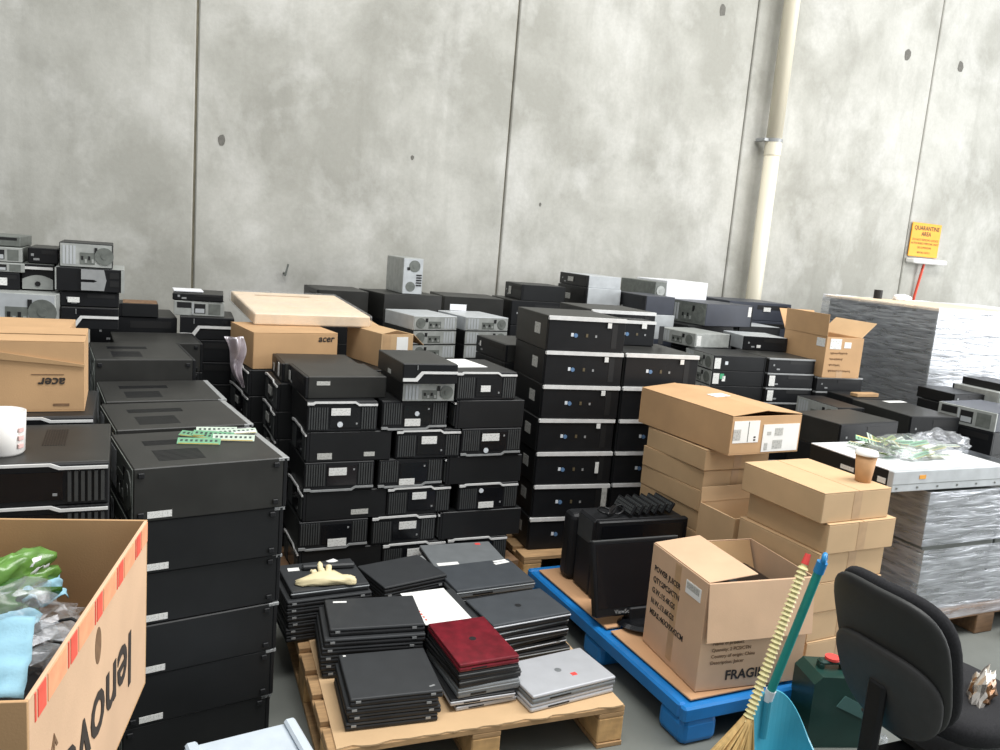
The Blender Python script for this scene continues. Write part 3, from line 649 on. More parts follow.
tag(box(None, 'timber_offcut', 'pallet_wood', 4.36, 3.72, .901, 4.56, 3.78, .925, .003), 'short pale timber offcut lying behind the flat black desktops', 'timber')
for i, (x, y) in enumerate(((4.36, 3.72),)):
    for k in range(6): desktop('dark desktop under the timber offcut, %s row up' % ORD[k], 4.30, 3.70, .15 * k, -6, .34, .24, .15, 'plain', 'front', group=RG)
tag(box(None, 'paper_strip', 'paper', 4.45, 3.55, .9005, 4.62, 3.60, .902), 'white paper strip on the long side-on desktop', 'paper')

# ------------------------------------------------------------------ cartons
def carton(label, x, y, z, yaw, w, d, h, m='kraft', seam='y', tape=True, group=None, rot=None, gap=.004):
    t = thing('cardboard_carton', label, 'carton', (x, y, z), yaw, group, rot=rot)
    H = h - .001
    box(t, 'body', m, 0, 0, 0, w, d, H - .004, .003)
    if seam == 'y':
        box(t, 'top_flap', m, 0, 0, H - .004, w / 2 - gap / 2, d, H, .0012); box(t, 'top_flap', m, w / 2 + gap / 2, 0, H - .004, w, d, H, .0012)
        if tape: box(t, 'tape', 'pack_tape', w / 2 - .022, -.0008, H * .05, w / 2 + .022, .0004, H * .97)
    else:
        box(t, 'top_flap', m, 0, 0, H - .004, w, d / 2 - gap / 2, H, .0012); box(t, 'top_flap', m, 0, d / 2 + gap / 2, H - .004, w, d, H, .0012)
        if tape: box(t, 'tape', 'pack_tape', -.0008, d / 2 - .022, H * .05, .0004, d / 2 + .022, H * .97)
    return t
def flap(parent, m, w, l, loc, rot, name='flap'):
    """flap of length l hinged along local x at loc"""
    return custom(parent, name, m, lambda bm: b_box(bm, 0, 0, -.002, w, l, .002, .001), ('flap', rnd(w), rnd(l)), loc, rot)
def open_carton(t, m, w, d, h, inside='kraft_inside', th=.005):
    box(t, 'bottom', m, 0, 0, 0, w, d, th)
    box(t, 'wall', m, 0, 0, th, w, th, h, .001); box(t, 'wall', m, 0, d - th, th, w, d, h, .001)
    box(t, 'wall', m, 0, th, th, th, d - th, h, .001); box(t, 'wall', m, w - th, th, th, w, d - th, h, .001)

# stack of six beside the coffee cup
for k in range(6):
    jx, jy = (0, 0) if k == 5 else ((.035, -.012), (.02, .0), (.018, .0), (.02, .004), (.024, .0))[4 - k]
    carton('flat tan carton, %s up in the six-high stack under the coffee cup' % ORD[k], 2.387 + jx, 2.112 + jy, .155 + .121 * k, 1.0 + (0, 1.2, -.6, .8, -.5, 0)[k], .365, .43, .121, 'kraft_yellow', 'y', True, 'flat tan cartons under the cup')
# stack of seven behind
for k in range(7):
    jx, jy = ((-.012, -.012), (.0, .0), (-.005, .004), (.004, .0), (0, .0), (.004, 0), (0, 0))[6 - k]
    carton('flat tan carton, %s up in the seven-high stack under the labelled carton' % ORD[k], 2.43 + jx, 2.845 + jy, .155 + .0995 * k, 1.5 + (0, .8, -.8, .6, -.4, .9, -1.5)[k], .38, .455, .0995, 'kraft', 'y', True, 'flat tan cartons under the labelled one')
# labelled long carton, lid sprung
lc = thing('cardboard_carton', 'long tan carton with white shipping labels, lid end sprung open', 'carton', (2.44, 2.712, .858), 2.5)
open_carton(lc, 'kraft_orange', .425, .66, .175)
flap(lc, 'kraft_orange', .425 / 2, .66, (0, 0, .178), (0, R(-6), 0), 'top_flap')
flap(lc, 'kraft_orange', .425 / 2, .66, (.425 / 2, 0, .198), (0, R(5), 0), 'top_flap')
box(lc, 'tape_patch', 'paper', .17, .30, .199, .26, .37, .2003, rot=(0, R(-3), 0))
l1 = box(lc, 'shipping_label', 'paper', .012, -.0015, .055, .165, .0, .155)
box(l1, 'barcode', 'label_grey', .012, -.0022, .068, .055, -.0012, .118); box(l1, 'line', 'can_green', .098, -.0022, .058, .101, -.0012, .152)
box(l1, 'dot', 'ink', .135, -.0022, .062, .147, -.0012, .07); box(l1, 'dot', 'ink', .135, -.0022, .075, .147, -.0012, .083)
l2 = box(lc, 'shipping_label', 'paper', .19, -.0025, .008, .415, -.0005, .135)
for a in ((.255, .02, .315, .062), (.262, .082, .312, .118), (.205, .016, .225, .05), (.215, .085, .24, .102)): box(l2, 'barcode', 'label_grey', a[0], -.0032, a[1], a[2], -.0022, a[3])

# fragile juicer carton
fb = thing('cardboard_carton', 'open tan juicer carton marked FRAGILE on the blue pallet', 'carton', (1.893, 2.118, .158), -6)
FW, FD, FH = .462, .392, .415
open_carton(fb, 'kraft_pink', FW, FD, FH)
flap(fb, 'kraft_pink', FD - .004, .205, (0.004, FD - .002, FH + .002), (0, R(0), R(-90)), 'top_flap').rotation_euler = (R(6), 0, R(-90))
flap(fb, 'kraft_pink', FW - .004, .215, (FW - .002, -.003, FH), (R(-97 + 14), 0, R(180)), 'front_flap')
flap(fb, 'kraft', FD - .004, .20, (FW - .002, FD - .004, FH), (R(-89), 0, R(-90)), 'side_flap')
flap(fb, 'kraft_inside', FW - .03, .19, (.015, FD - .008, FH - .004), (R(-70), 0, 0), 'back_flap').rotation_euler = (R(-118), 0, 0)
box(fb, 'tape', 'pack_tape', -.0008, FD / 2 - .02, .02, .0004, FD / 2 + .02, FH - .01)
lb = box(fb, 'address_label', 'paper', -.0015, .035, .325, .0003, .135, .375)
box(lb, 'print', 'label_grey', -.0022, .045, .345, -.0012, .128, .37)
for i, s in enumerate(('POWER JUICER', 'QTY:2PCS/CTN', 'G.W.:15.4KGS', 'N.W.:13.6KGS', 'MEAS.:46X39X42CM')):
    text_part(fb, 'lettering', s, .031, 'ink', (-.0012, FD - .03, .315 - .045 * i), LEFT, bold=.0006, sx=.92)
text_part(fb, 'lettering', 'FRAGILE', .052, 'ink', (.12, -.0012, .035), FRONT, bold=.0012)
for i, s in enumerate(('Name of product:', 'Quantity: 2 PCS/CTN', 'Country of origin: China', 'Description: Juicer')):
    text_part(fb, 'lettering', s, .019, 'ink_faded', (.05, -.0012, .175 - .025 * i), FRONT)
tag(custom(None, 'juicer_housing', 'gloss_black', lambda bm: b_box(bm, 0, 0, 0, .20, .30, .33, .03, 2), None, (2.11, 2.14, .17), (0, 0, R(-6))), 'glossy black appliance inside the FRAGILE carton', 'appliance')
# open carton between the stacks
oc = thing('cardboard_carton', 'open plain carton wedged between the two carton stacks', 'carton', (2.40, 2.575, .155), 1)
open_carton(oc, 'kraft_yellow', .36, .235, .46)
flap(oc, 'kraft_yellow', .36, .07, (0, .230, .46), (R(88), 0, 0), 'flap')

# half-open tall carton among the slim desktops
tc = thing('cardboard_carton', 'tall open carton with raised flaps and handwriting on the slim desktops', 'carton', (4.285, 3.965, .988), -8)
TW, TD, TH = .30, .46, .275
open_carton(tc, 'kraft_orange', TW, TD, TH)
flap(tc, 'kraft_orange', TD, .15, (0, TD, TH), (R(92), 0, R(-90)), 'flap')
flap(tc, 'kraft_orange', TW, .17, (0, TD, TH), (R(55), 0, 0), 'flap')
flap(tc, 'kraft_yellow', TD * .9, .15, (TW, TD * .95, TH), (R(45), 0, R(-90)), 'flap')
flap(tc, 'kraft_yellow', TW - .02, .18, (.01, .01, TH - .002), (R(-8), 0, 0), 'flap')
box(tc, 'label', 'label_white', .03, -.0015, .195, .12, .0003, .265); box(tc, 'label', 'paper', .145, -.0015, .205, .20, .0003, .245)
box(tc, 'label', 'label_white', -.0015, .015, .205, .0003, .10, .262); box(tc, 'tape', 'pack_tape', .11, -.001, 0, .16, .0003, .05)
def scribble(bm, n, amp):
    x = 0.0; pv = None
    for i in range(n):
        p = Vector((x, -.0008, amp * math.sin(i * 2.3) * random.uniform(.4, 1))); x += .0042
        if pv: b_cyl(bm, pv, p, .0013, seg=5)
        pv = p
for i in range(4): custom(tc, 'handwriting', 'ink_faded', lambda bm: scribble(bm, (34, 26, 22, 44)[i], .011), None, (.04, 0, .168 - .04 * i))


# cartons and the wrapped flat carton on the ribbed pile
ac = carton('tan computer carton with a small dark logo behind the ribbed pile', .615, 4.25, MZ + MH * 6 + .001, 8, .455, .44, .193, 'kraft_orange', 'x', False)
text_part(ac, 'lettering', 'acer', .05, 'ink', (.345, -.0012, .145), FRONT, 'LEFT', bold=.0012, shear=.2)
ho = thing('cardboard_carton', 'half-open tan carton with a white label beside the wrapped flat carton', 'carton', (1.325, 4.36, MZ + MH * 6 + .001), 14)
open_carton(ho, 'kraft', .21, .40, .185)
flap(ho, 'kraft', .21, .10, (0, .395, .185), (R(10), 0, 0)); flap(ho, 'kraft', .40, .10, (.21, .40, .185), (R(-40), 0, R(-90)))
flap(ho, 'kraft', .40, .10, (0, .40, .187), (R(12), 0, R(-90)))
box(ho, 'label', 'paper', .10, -.0015, .07, .175, .0003, .17); box(ho, 'tape', 'pack_tape', .01, -.0012, .07, .06, .0003, .183)
wf = thing('flat_carton', 'large flat cream carton wrapped in clear film on the cartons', 'carton', (.66, 4.56, 1.152), 0, rot=(R(4.2), 0, R(3)))
box(wf, 'body', 'cream_card', 0, 0, 0, .66, .74, .065, .006)
box(wf, 'tape', 'pack_tape', .12, .60, .0648, .46, .63, .0665)
def filmwrap(bm):
    b_box(bm, -.012, -.012, -.003, .672, .752, .075, .015, 2)
custom(wf, 'film', 'clear_bag', filmwrap)

# upside-down computer carton behind the mug
ud = thing('cardboard_carton', 'tan computer carton standing upside down behind the white mug', 'carton', (-.592, 2.865, 1.0585), 0)
open_carton(ud, 'kraft_orange', .488, .33, .222)
flap(ud, 'kraft_orange', .488, .16, (0, .0, .224), (R(-1), 0, 0)); flap(ud, 'kraft_orange', .488, .16, (0, .33, .224), (R(180), 0, 0))
text_part(ud, 'lettering', 'acer', .042, 'ink', (.435, -.0012, .108), (R(90), R(180), 0), 'LEFT', bold=.001, shear=.2)
box(ud, 'printed_line', 'ink_faded', .34, -.0012, .118, .43, .0003, .1205); box(ud, 'printed_code', 'ink_faded', .40, -.0012, .018, .445, .0003, .026)
fold = custom(ud, 'torn_flap', 'kraft_inside', lambda bm: b_prism(bm, [(0, .19), (.488, .145), (.488, .152), (.25, .19), (0, .215)], 'y', -.006, -.001))
u2 = carton('second tan carton standing behind the upside-down one', -.70, 3.285, 7 * .165 + .001, -2, .53, .30, .115, 'kraft_orange', 'y', False)

# big moving carton with rubbish in front
lx = thing('cardboard_carton', 'big open carton with red printed bands and rubbish inside', 'carton', (-.11, 1.149, .661), 0, rot=(0, 0, R(-13.6)))
LWd, LLn, LHt = .46, .704, .385
inner = Matrix.Identity(4)
def lbox(name, m, x0, y0, z0, x1, y1, z1, bevel=.001): return box(lx, name, m, x0 - LWd, y0, z0, x1 - LWd, y1, z1, bevel)
lbox('bottom', 'kraft_orange', 0, 0, 0, LWd, LLn, .006)
lbox('wall', 'kraft_orange', 0, 0, .006, LWd, .006, LHt); lbox('wall', 'kraft_orange', 0, LLn - .006, .006, LWd, LLn, LHt)
lbox('wall', 'kraft_orange', 0, .006, .006, .006, LLn - .006, LHt); sw = lbox('wall', 'kraft_pink', LWd - .006, .006, .006, LWd, LLn - .006, LHt)
for i in range(5):
    y0 = .02 + i * .142
    box(lx, 'printed_band', 'red_print', -.0003, y0 + .018, LHt - .047, .0012, y0 + .05, LHt - .004)
    box(lx, 'printed_band', 'red_print', -.0003, y0 + .006, LHt - .047, .0012, y0 + .011, LHt - .004)
    box(lx, 'printed_band', 'pink_print', -.0003, y0 + .058, LHt - .047, .0012, min(y0 + .14, LLn - .004), LHt - .004)
text_part(lx, 'lettering', 'lenovo', .165, 'ink', (.0012, .57, .20), (R(90), R(180), R(90)), 'LEFT', bold=.002)
custom(lx, 'printed_stamp', 'ink_faded', lambda bm: b_prism(bm, [(.018 * math.cos(a), .034 * math.sin(a)) for a in [2 * math.pi * i / 20 for i in range(20)]], 'x', -.0002, .0008), None, (0, .33, .29))
custom(lx, 'handwritten_arrow', 'ink_faded', lambda bm: (b_box(bm, -.0003, .10, .20, .0010, .104, .27), b_prism(bm, [(.085, .245), (.102, .272), (.119, .245), (.112, .245), (.102, .262), (.092, .245)], 'x', -.0003, .001)))
for k in range(4):
    desktop('black desktop under the rubbish carton, %s row up' % ORD[k], -.575, 1.25, k * .165, -13.6, .46, .56, .165, 'plain', 'right', case='black_steel', rear='zinc_dark', group='desktops under the rubbish carton')

# ------------------------------------------------------------------ pallets
def wood_pallet(label, x, y, yaw, w, d, h, nb=7, m='pallet_wood'):
    t = thing('timber_pallet', label, 'pallet', (x, y, 0), yaw)
    bw = w / (nb + (nb - 1) * .35); 
    for i in range(nb):
        yy = i * d / nb
        box(t, 'deck_board', m, 0, yy + .004, h - .02, w, yy + d / nb * .78, h, .002)
    for i in range(3):
        xx = (0, w / 2 - .05, w - .10)[i]
        for j in range(3):
            yy = (0.004, d / 2 - .07, d - .15)[j]
            box(t, 'block', 'pallet_block', xx, yy, .018, xx + .10, yy + .14, h - .0385, .004)
        box(t, 'stringer', m, xx, .004, h - .038, xx + .10, d - .01, h - .0205, .002)
        box(t, 'base_board', m, xx, .0, .0, xx + .10, d - .006, .0175, .002)
    return t
wood_pallet('timber pallet carrying the laptops', .575, 2.185, -3.2, 1.03, 1.12, .148, 7)
def torn(bm):
    fr = [(1.0 * i / 40, -.012 + .016 * noise.noise(Vector((i * .35, 1, 0))) + .008 * noise.noise(Vector((i * 1.3, 4, 0)))) for i in range(41)]
    b_prism(bm, fr + [(1.0, 1.06), (0.03, 1.06)], 'z', 0, .005)
tag(custom(None, 'cardboard_sheet', 'kraft_yellow', torn, None, (.60, 2.20, .1485), (0, 0, R(-3.2))), 'thin torn-edged cardboard sheet under the laptops', 'cardboard')
wood_pallet('timber pallet under the ribbed desktop pile', .66, 3.44, 0, 1.17, 1.26, .134, 7, 'pallet_wood_dark')
wood_pallet('timber pallet under the silver-stripe pile', 1.86, 3.44, -3, 1.0, 1.06, .144, 7, 'pallet_wood')
wood_pallet('timber pallet under the bare-metal rears', 1.57, 4.71, 5, .82, .52, .138, 5, 'pallet_wood_dark')

bp = thing('plastic_pallet', 'blue plastic pallet with brown board sheets', 'pallet', (1.797, 2.045, 0), -.5)
PW, PD, PH = 1.10, 1.26, .145
box(bp, 'deck', 'blue_plastic', .01, .01, PH - .035, PW - .01, PD - .01, PH - .006)
for a in ((0, 0, PW, .035), (0, PD - .035, PW, PD), (0, .0355, .035, PD - .0355), (PW - .035, .0355, PW, PD - .0355)):
    box(bp, 'rim', 'blue_plastic', a[0], a[1], PH - .055, a[2], a[3], PH + .004, .008)
for i in range(3):
    for j in range(3):
        xx = (.004, PW / 2 - .07, PW - .16)[i]; yy = (.004, PD / 2 - .07, PD - .16)[j]
        custom(bp, 'foot', 'blue_plastic', lambda bm: (b_box(bm, 0, 0, 0, .155, .15, PH - .05, .022, 2)), ('bfoot',), (xx, yy, 0))
bs = box(None, 'board_sheet', 'sheet_brown', 1.852, 2.088, PH + .0005, 2.86, 2.62, PH + .0085, .002); tag(bs, 'brown hardboard sheet on the blue pallet under the FRAGILE carton', 'board')
bs = box(None, 'board_sheet', 'sheet_brown', 1.848, 2.645, PH + .0005, 2.86, 3.26, PH + .0095, .002); tag(bs, 'brown hardboard sheet on the blue pallet under the monitors', 'board')

# ------------------------------------------------------------------ laptops
LT = 'second-hand laptops on the timber pallet'
def laptop(label, x, y, z, yaw, w, d, h, lid='laptop_black', base='laptop_dark', rim=None, logo=None, st=(), latch=True, tilt=0.0, wedge=False):
    t = thing('laptop', label, 'laptop', (x, y, z), yaw, LT, rot=(R(tilt), 0, R(yaw)))
    H = h - .0006
    b = box(t, 'base', base, 0, 0, 0, w, d, H * .56, min(.006, H * .2), seg=2)
    box(b, 'port_strip', 'slot_black', .2 * w, -.0006, H * .2, .45 * w, .0005, H * .4)
    l = box(t, 'lid', lid, .001, .001, H * .60, w - .001, d - .004, H, min(.005, H * .17), seg=2)
    box(t, 'hinge', 'laptop_dark', .03, d - .012, H * .50, w - .03, d - .001, H * .66)
    if rim: box(t, 'edge_trim', rim, -.0005, -.0012, H * .50, w + .0005, .006, H * .72, .002)
    if latch:
        box(t, 'latch', 'dull_trim', .06 * w, -.0016, H * .46, .06 * w + .016, .001, H * .72); box(t, 'latch', 'dull_trim', .86 * w, -.0016, H * .46, .86 * w + .016, .001, H * .72)
    if logo: custom(l, 'logo', logo, lambda bm: b_cyl(bm, (0, 0, -.0003), (0, 0, .0006), .013, seg=16), ('lidlogo',), (w * .5, d * .5, H * .4))
    for (u, v, su, sv, m, rz) in st:
        box(t, 'sticker', m, u, v, H, u + su, v + sv, H + .001, rot=(0, 0, R(rz)))
    return t
PZ = .155
def lap_stack(where, specs, x, y, yaw, z0=PZ):
    z = z0
    for i, sp in enumerate(specs):
        kw = dict(sp); nm = kw.pop('label'); h = kw.pop('h', .028); dx = kw.pop('dx', 0); dy = kw.pop('dy', 0); dyaw = kw.pop('dyaw', 0)
        w = kw.pop('w'); d = kw.pop('d')
        laptop(nm if nm else '%s, %s up' % (where, ORD[i]), x + dx, y + dy, z, yaw + dyaw, w, d, h, **kw)
        z += h
    return z
B = dict(label=None)
lap_stack('black business laptop in the front-left laptop stack', [dict(label=None, w=.30, d=.285, h=.027, dx=random.uniform(-.012, .0)) for _ in range(3)] + [dict(label='flat black laptop with small silver mark, topmost of the front-left stack', w=.302, d=.287, h=.027, st=[(.262, .025, .02, .007, 'dull_trim', 20), (.014, .265, .01, .007, 'paper', 0)])], .655, 2.262, -6)
lap_stack('black laptop under the two-latched one', [dict(label=None, w=.36, d=.27, h=.029, dx=-.03 + random.uniform(-.01, .01), dy=-.015) for _ in range(5)] + [dict(label='black laptop with two silver latches behind the front-left stack', w=.34, d=.245, h=.03, st=[(.03, .205, .05, .012, 'paper', -3)])], .665, 2.60, -8)
lap_stack('black laptop under the glove', [dict(label=None, w=.33, d=.285, h=.0275, dx=-.012 + random.uniform(-.008, .008), dy=-.018) for _ in range(6)] + [dict(label='black laptop with white stickers under the latex glove', w=.305, d=.265, h=.03, rim='laptop_grey', latch=False, st=[(.03, .19, .045, .03, 'paper', -4), (.21, .225, .04, .03, 'paper', 25)])], .585, 2.885, 2)
lap_stack('black laptop under the tilted dark one', [dict(label=None, w=.30, d=.22, h=.027) for _ in range(5)] + [dict(label='dark laptop lying askew beside the glove laptop', w=.30, d=.245, h=.028, latch=False)], .955, 2.905, 12)
lap_stack('laptop under the white sheet', [dict(label=None, w=.21, d=.27, h=.029, base='laptop_dark') for _ in range(5)], 1.03, 2.60, 1)
ws = thing('printed_sheet', 'white printed sheet lying on laptops behind the red laptop', 'paper', (1.018, 2.592, PZ + .146), 2)
box(ws, 'sheet', 'paper', 0, 0, 0, .185, .275, .003)
for i in range(9): box(ws, 'printed_line', 'red_print', .012, .03 + i * .024, .0029, .02, .042 + i * .024, .0034)
lap_stack('', [dict(label='bare silver laptop frame at the bottom under the red laptop', w=.225, d=.30, h=.022, lid='laptop_dark', base='laptop_silver', rim='laptop_silver', latch=False),
               dict(label='silver-framed laptop second up under the red laptop', w=.235, d=.30, h=.022, lid='laptop_dark', base='laptop_silver', rim='laptop_silver', dx=-.022, dyaw=-3, latch=False),
               dict(label='grey laptop third up under the red laptop', w=.232, d=.31, h=.036, lid='laptop_grey', base='laptop_grey', rim='laptop_grey', dx=.002, latch=False),
               dict(label='thick black laptop right under the red laptop', w=.236, d=.31, h=.032, lid='laptop_dark', rim='rib_grey', dx=.004, dyaw=2, latch=False),
               dict(label='thin black laptop touching the red laptop', w=.225, d=.305, h=.026, lid='laptop_dark', rim='rib_grey', latch=False),
               dict(label='dark red laptop with a mottled lid on the tall middle stack', w=.224, d=.308, h=.030, lid='laptop_red', base='laptop_red', logo='laptop_dark', latch=False)], 1.018, 2.262, .5)
lap_stack('black laptop in the row behind the red laptop, under the pale lid', [dict(label=None, w=.33, d=.24, h=.026, latch=False) for _ in range(3)] + [dict(label='pale grey laptop with a red sticker in front of the ribbed pile', w=.352, d=.275, h=.03, lid='laptop_grey', base='laptop_dark', latch=False, st=[(.02, .015, .10, .03, 'paper', 2), (.27, .232, .026, .02, 'red_sticker', 0)])], 1.268, 3.165, -4)
lap_stack('dark laptop under the rounded slate one', [dict(label=None, w=.36, d=.25, h=.028, latch=False, rim='rib_grey') for _ in range(4)] + [dict(label='rounded slate laptop with grey rim and white tape', w=.365, d=.26, h=.036, lid='laptop_slate', base='laptop_grey', rim='laptop_grey', latch=False, st=[(.275, .20, .075, .018, 'paper', 8), (.28, .225, .065, .016, 'paper', 5)])], 1.238, 2.835, 2)
lap_stack('dark laptop with pale edge under the silver-rimmed slate one', [dict(label=None, w=.34, d=.232, h=.0265, lid='laptop_dark', rim=('laptop_grey', 'laptop_silver')[i % 2], latch=(i == 1), dyaw=(-2, 1, 3, -1, 2)[i], dx=(.01, 0, .012, -.004, .006)[i]) for i in range(5)] + [dict(label='slate laptop with thin silver rim beside the blue pallet', w=.345, d=.236, h=.03, lid='laptop_slate', base='laptop_dark', rim='laptop_silver', logo='laptop_dark', latch=False)], 1.245, 2.495, 4)
lap_stack('', [dict(label='silver laptop lying under the red-dotted one', w=.35, d=.225, h=.03, lid='laptop_silver', base='laptop_silver', latch=False, dx=-.004),
               dict(label='silver laptop with a red dot at the pallet corner', w=.352, d=.228, h=.031, lid='laptop_silver', base='laptop_grey', logo='laptop_grey', latch=False, st=[(.205, .062, .022, .018, 'red_sticker', 0)])], 1.258, 2.178, 5)

# latex glove on the laptop
def glove_mesh(bm):
    def blob(p, q, r0, r1, seg=10, n=7):
        p = Vector(p); q = Vector(q); ax = (q - p).normalized(); sd = ax.cross(Vector((0, 0, 1))).normalized(); up = sd.cross(ax)
        rings = []
        for i in range(n + 1):
            tt = i / n; c = p.lerp(q, tt) + Vector((0, 0, .006 * math.sin(tt * 9 + p.x * 90)))
            r = (r0 + (r1 - r0) * tt) * (1 if 0 < i < n else .35)
            rings.append([bm.verts.new(c + sd * r * math.cos(a) + up * r * .62 * math.sin(a)) for a in [2 * math.pi * k / seg for k in range(seg)]])
        for a, b in zip(rings, rings[1:]):
            for k in range(seg): bm.faces.new((a[k], a[(k + 1) % seg], b[(k + 1) % seg], b[k]))
        bm.faces.new(rings[0][::-1]); bm.faces.new(rings[-1])
    pts = [(-.112, -.004, .010, .010), (-.085, -.006, .022, .016), (-.045, -.004, .034, .022), (.0, .002, .040, .026), (.04, -.004, .036, .024), (.07, -.012, .024, .018), (.09, -.016, .026, .02), (.112, -.018, .020, .014)]
    rings = []
    for i, (x, y, ry, rz) in enumerate(pts):
        ring_ = []
        for k in range(20):
            a = 2 * math.pi * k / 20; w = 1 + .55 * noise.noise(Vector((i * 1.7, k * .75, 2.0)))
            ring_.append(bm.verts.new((x + .004 * math.sin(k * 2.1), y + ry * w * math.cos(a), max(0.001, rz * .75 + rz * w * math.sin(a)))))
        rings.append(ring_)
    for a, b in zip(rings, rings[1:]):
        for k in range(20): bm.faces.new((a[k], a[(k + 1) % 20], b[(k + 1) % 20], b[k]))
    bm.faces.new(rings[0][::-1]); bm.faces.new(rings[-1])
    for a, b in (((-.034, .012, .026), (-.05, .045, .040)), ((-.012, .016, .030), (-.018, .058, .058)), ((.012, .016, .030), (.018, .052, .050))):
        blob(a, b, .014, .010)
    bmesh.ops.recalc_face_normals(bm, faces=bm.faces[:])
gz = PZ + .0275 * 6 + .030
g = custom(None, 'latex_glove', 'latex', glove_mesh, None, (.725, 2.94, gz - .002), (0, 0, R(-6)), True); tag(g, 'crumpled cream latex glove on the black laptop', 'glove')
tag(box(None, 'laptop_battery', 'laptop_black', .66, 3.065, gz + .0005, .87, 3.095, gz + .022, .006, (0, 0, R(-6))), 'black laptop battery bar behind the latex glove', 'battery')
# loose power bricks tucked between the stacks
for i, (x, y, z) in enumerate(((1.205, 3.2, PZ), (1.175, 2.575, PZ))):
    tag(box(None, 'power_adapter', 'dull_trim' if i == 0 else 'laptop_grey', x, y, z, x + .05, y + .09, z + .12 - .02 * i, .008), ('grey power adapter beside the pale grey laptop', 'grey power adapter beside the white sheet')[i], 'adapter')

# ------------------------------------------------------------------ black monitors on the blue pallet
MZ0 = PH + .0095
mo = thing('monitor', 'black monitor standing sideways on the blue pallet under the keyboards', 'monitor', (1.925, 2.90, MZ0), -4)
box(mo, 'screen_housing', 'black_plastic', 0, 0, 0, .47, .035, .365, .006)
box(mo, 'bezel', 'dark_plastic', 0, .0352, .0, .47, .20, .36, .012)
box(mo, 'screen', 'gloss_black', .02, -.0015, .03, .45, .0005, .345)
box(mo, 'side_vent', 'rib_grey', -.001, .05, .24, .0005, .19, .345)
m2 = thing('monitor', 'black rounded monitor back behind the keyboard monitor', 'monitor', (1.915, 3.11, MZ0), -4)
box(m2, 'housing', 'dark_plastic', 0, 0, 0, .46, .10, .33, .03, seg=3)
m3 = thing('monitor', 'black monitor leaning behind the FRAGILE carton, maker name on its bezel', 'monitor', (1.80, 2.66, MZ0 + .04), -2, rot=(R(-17), 0, R(-3)))
box(m3, 'housing', 'black_plastic', 0, 0, 0, .43, .04, .315, .006)
box(m3, 'screen', 'gloss_black', .015, -.001, .035, .415, .0005, .30)
box(m3, 'top_edge', 'rib_grey', .002, -.0005, .310, .428, .03, .317, .002)
text_part(m3, 'lettering', 'ViewSonic', .024, 'dull_trim', (.09, -.0015, .010), FRONT)
custom(m3, 'stand', 'black_plastic', lambda bm: b_box(bm, .16, -.01, -.045, .27, .05, .03, .006))
custom(m3, 'stand_base', 'gloss_black', lambda bm: b_lathe(bm, [(0, 0), (.105, 0), (.11, .006), (.09, .018), (0, .026)], 28), None, (.215, -.02, -.042), (R(9), 0, 0))
for i in range(6):
    k = thing('keyboard', 'black keyboard leaning in the row on top of the monitor', 'keyboard', (2.12 + i * .042, 2.925, MZ0 + .3665), -4, 'keyboards on the monitor', rot=(0, R(-62), R(-4)))
    box(k, 'body', 'black_plastic', 0, 0, 0, .055, .165, .014, .003)
    custom(k, 'keys', 'rib_grey', lambda bm: [b_box(bm, .006 + a * .015, .008 + b_ * .015, .0135, .006 + a * .015 + .012, .008 + b_ * .015 + .012, .0175) for a in range(3) for b_ in range(10)], ('keys',))
def cable(bm):
    pts = [Vector((.05 * math.cos(t * 1.1) + t * .006, .035 * math.sin(t * 1.3), .012 + .02 * abs(math.sin(t * .7)))) for t in [i * .35 for i in range(40)]]
    for a, b in zip(pts, pts[1:]): b_cyl(bm, a, b, .005, seg=6)
cb = custom(None, 'black_cable', 'black_plastic', cable, None, (2.0, 2.985, MZ0 + .3605)); tag(cb, 'tangled black cable on top of the monitor', 'cable')

# ------------------------------------------------------------------ broom, dustpan, jerrycan
def rod(parent, name, m, p, q, r, seg=14): return custom(parent, name, m, lambda bm: b_cyl(bm, p, q, r, seg=seg), None, sm=False)
br = thing('broom', 'straw broom with a ribbed cream handle leaning on the juicer carton', 'broom', (1.765, 1.76, 0), 0)
P0 = Vector((.03, .0, .262)); P1 = Vector((.222, .035, .775)); ax = (P1 - P0).normalized()
custom(br, 'handle', 'cream_plastic', lambda bm: (b_cyl(bm, P0, P1, .010, seg=12), [b_cyl(bm, P0 + ax * (i * .0155), P0 + ax * (i * .0155 + .0075), .0175, .014, seg=14) for i in range(35)]))
custom(br, 'cap', 'red_sticker', lambda bm: b_cyl(bm, P1 - ax * .005, P1 + ax * .03, .012, .009, seg=12))
def bristles(bm):
    for i in range(150):
        a = random.uniform(0, 2 * math.pi); r = math.sqrt(random.random())
        top = P0 + ax * .03 + Vector((r * .014 * math.cos(a), r * .014 * math.sin(a), 0))
        bot = Vector((-.09 + r * .15 * math.cos(a), .0 + r * .05 * math.sin(a), .004 + random.random() * .02))
        mid = top.lerp(bot, .4) + Vector((r * .018 * math.cos(a), r * .008 * math.sin(a), .0))
        b_cyl(bm, top, mid, .0032, .0038, 5); b_cyl(bm, mid, bot, .0038, .0022, 5)
custom(br, 'bristles', 'straw', bristles)
custom(br, 'binding', 'cream_plastic', lambda bm: b_cyl(bm, P0 - ax * .02, P0 + ax * .02, .0175, .015, seg=14))
dpn = thing('dustpan', 'long-handled blue dustpan with a teal pole beside the broom', 'dustpan', (2.02, 1.735, 0), 14)
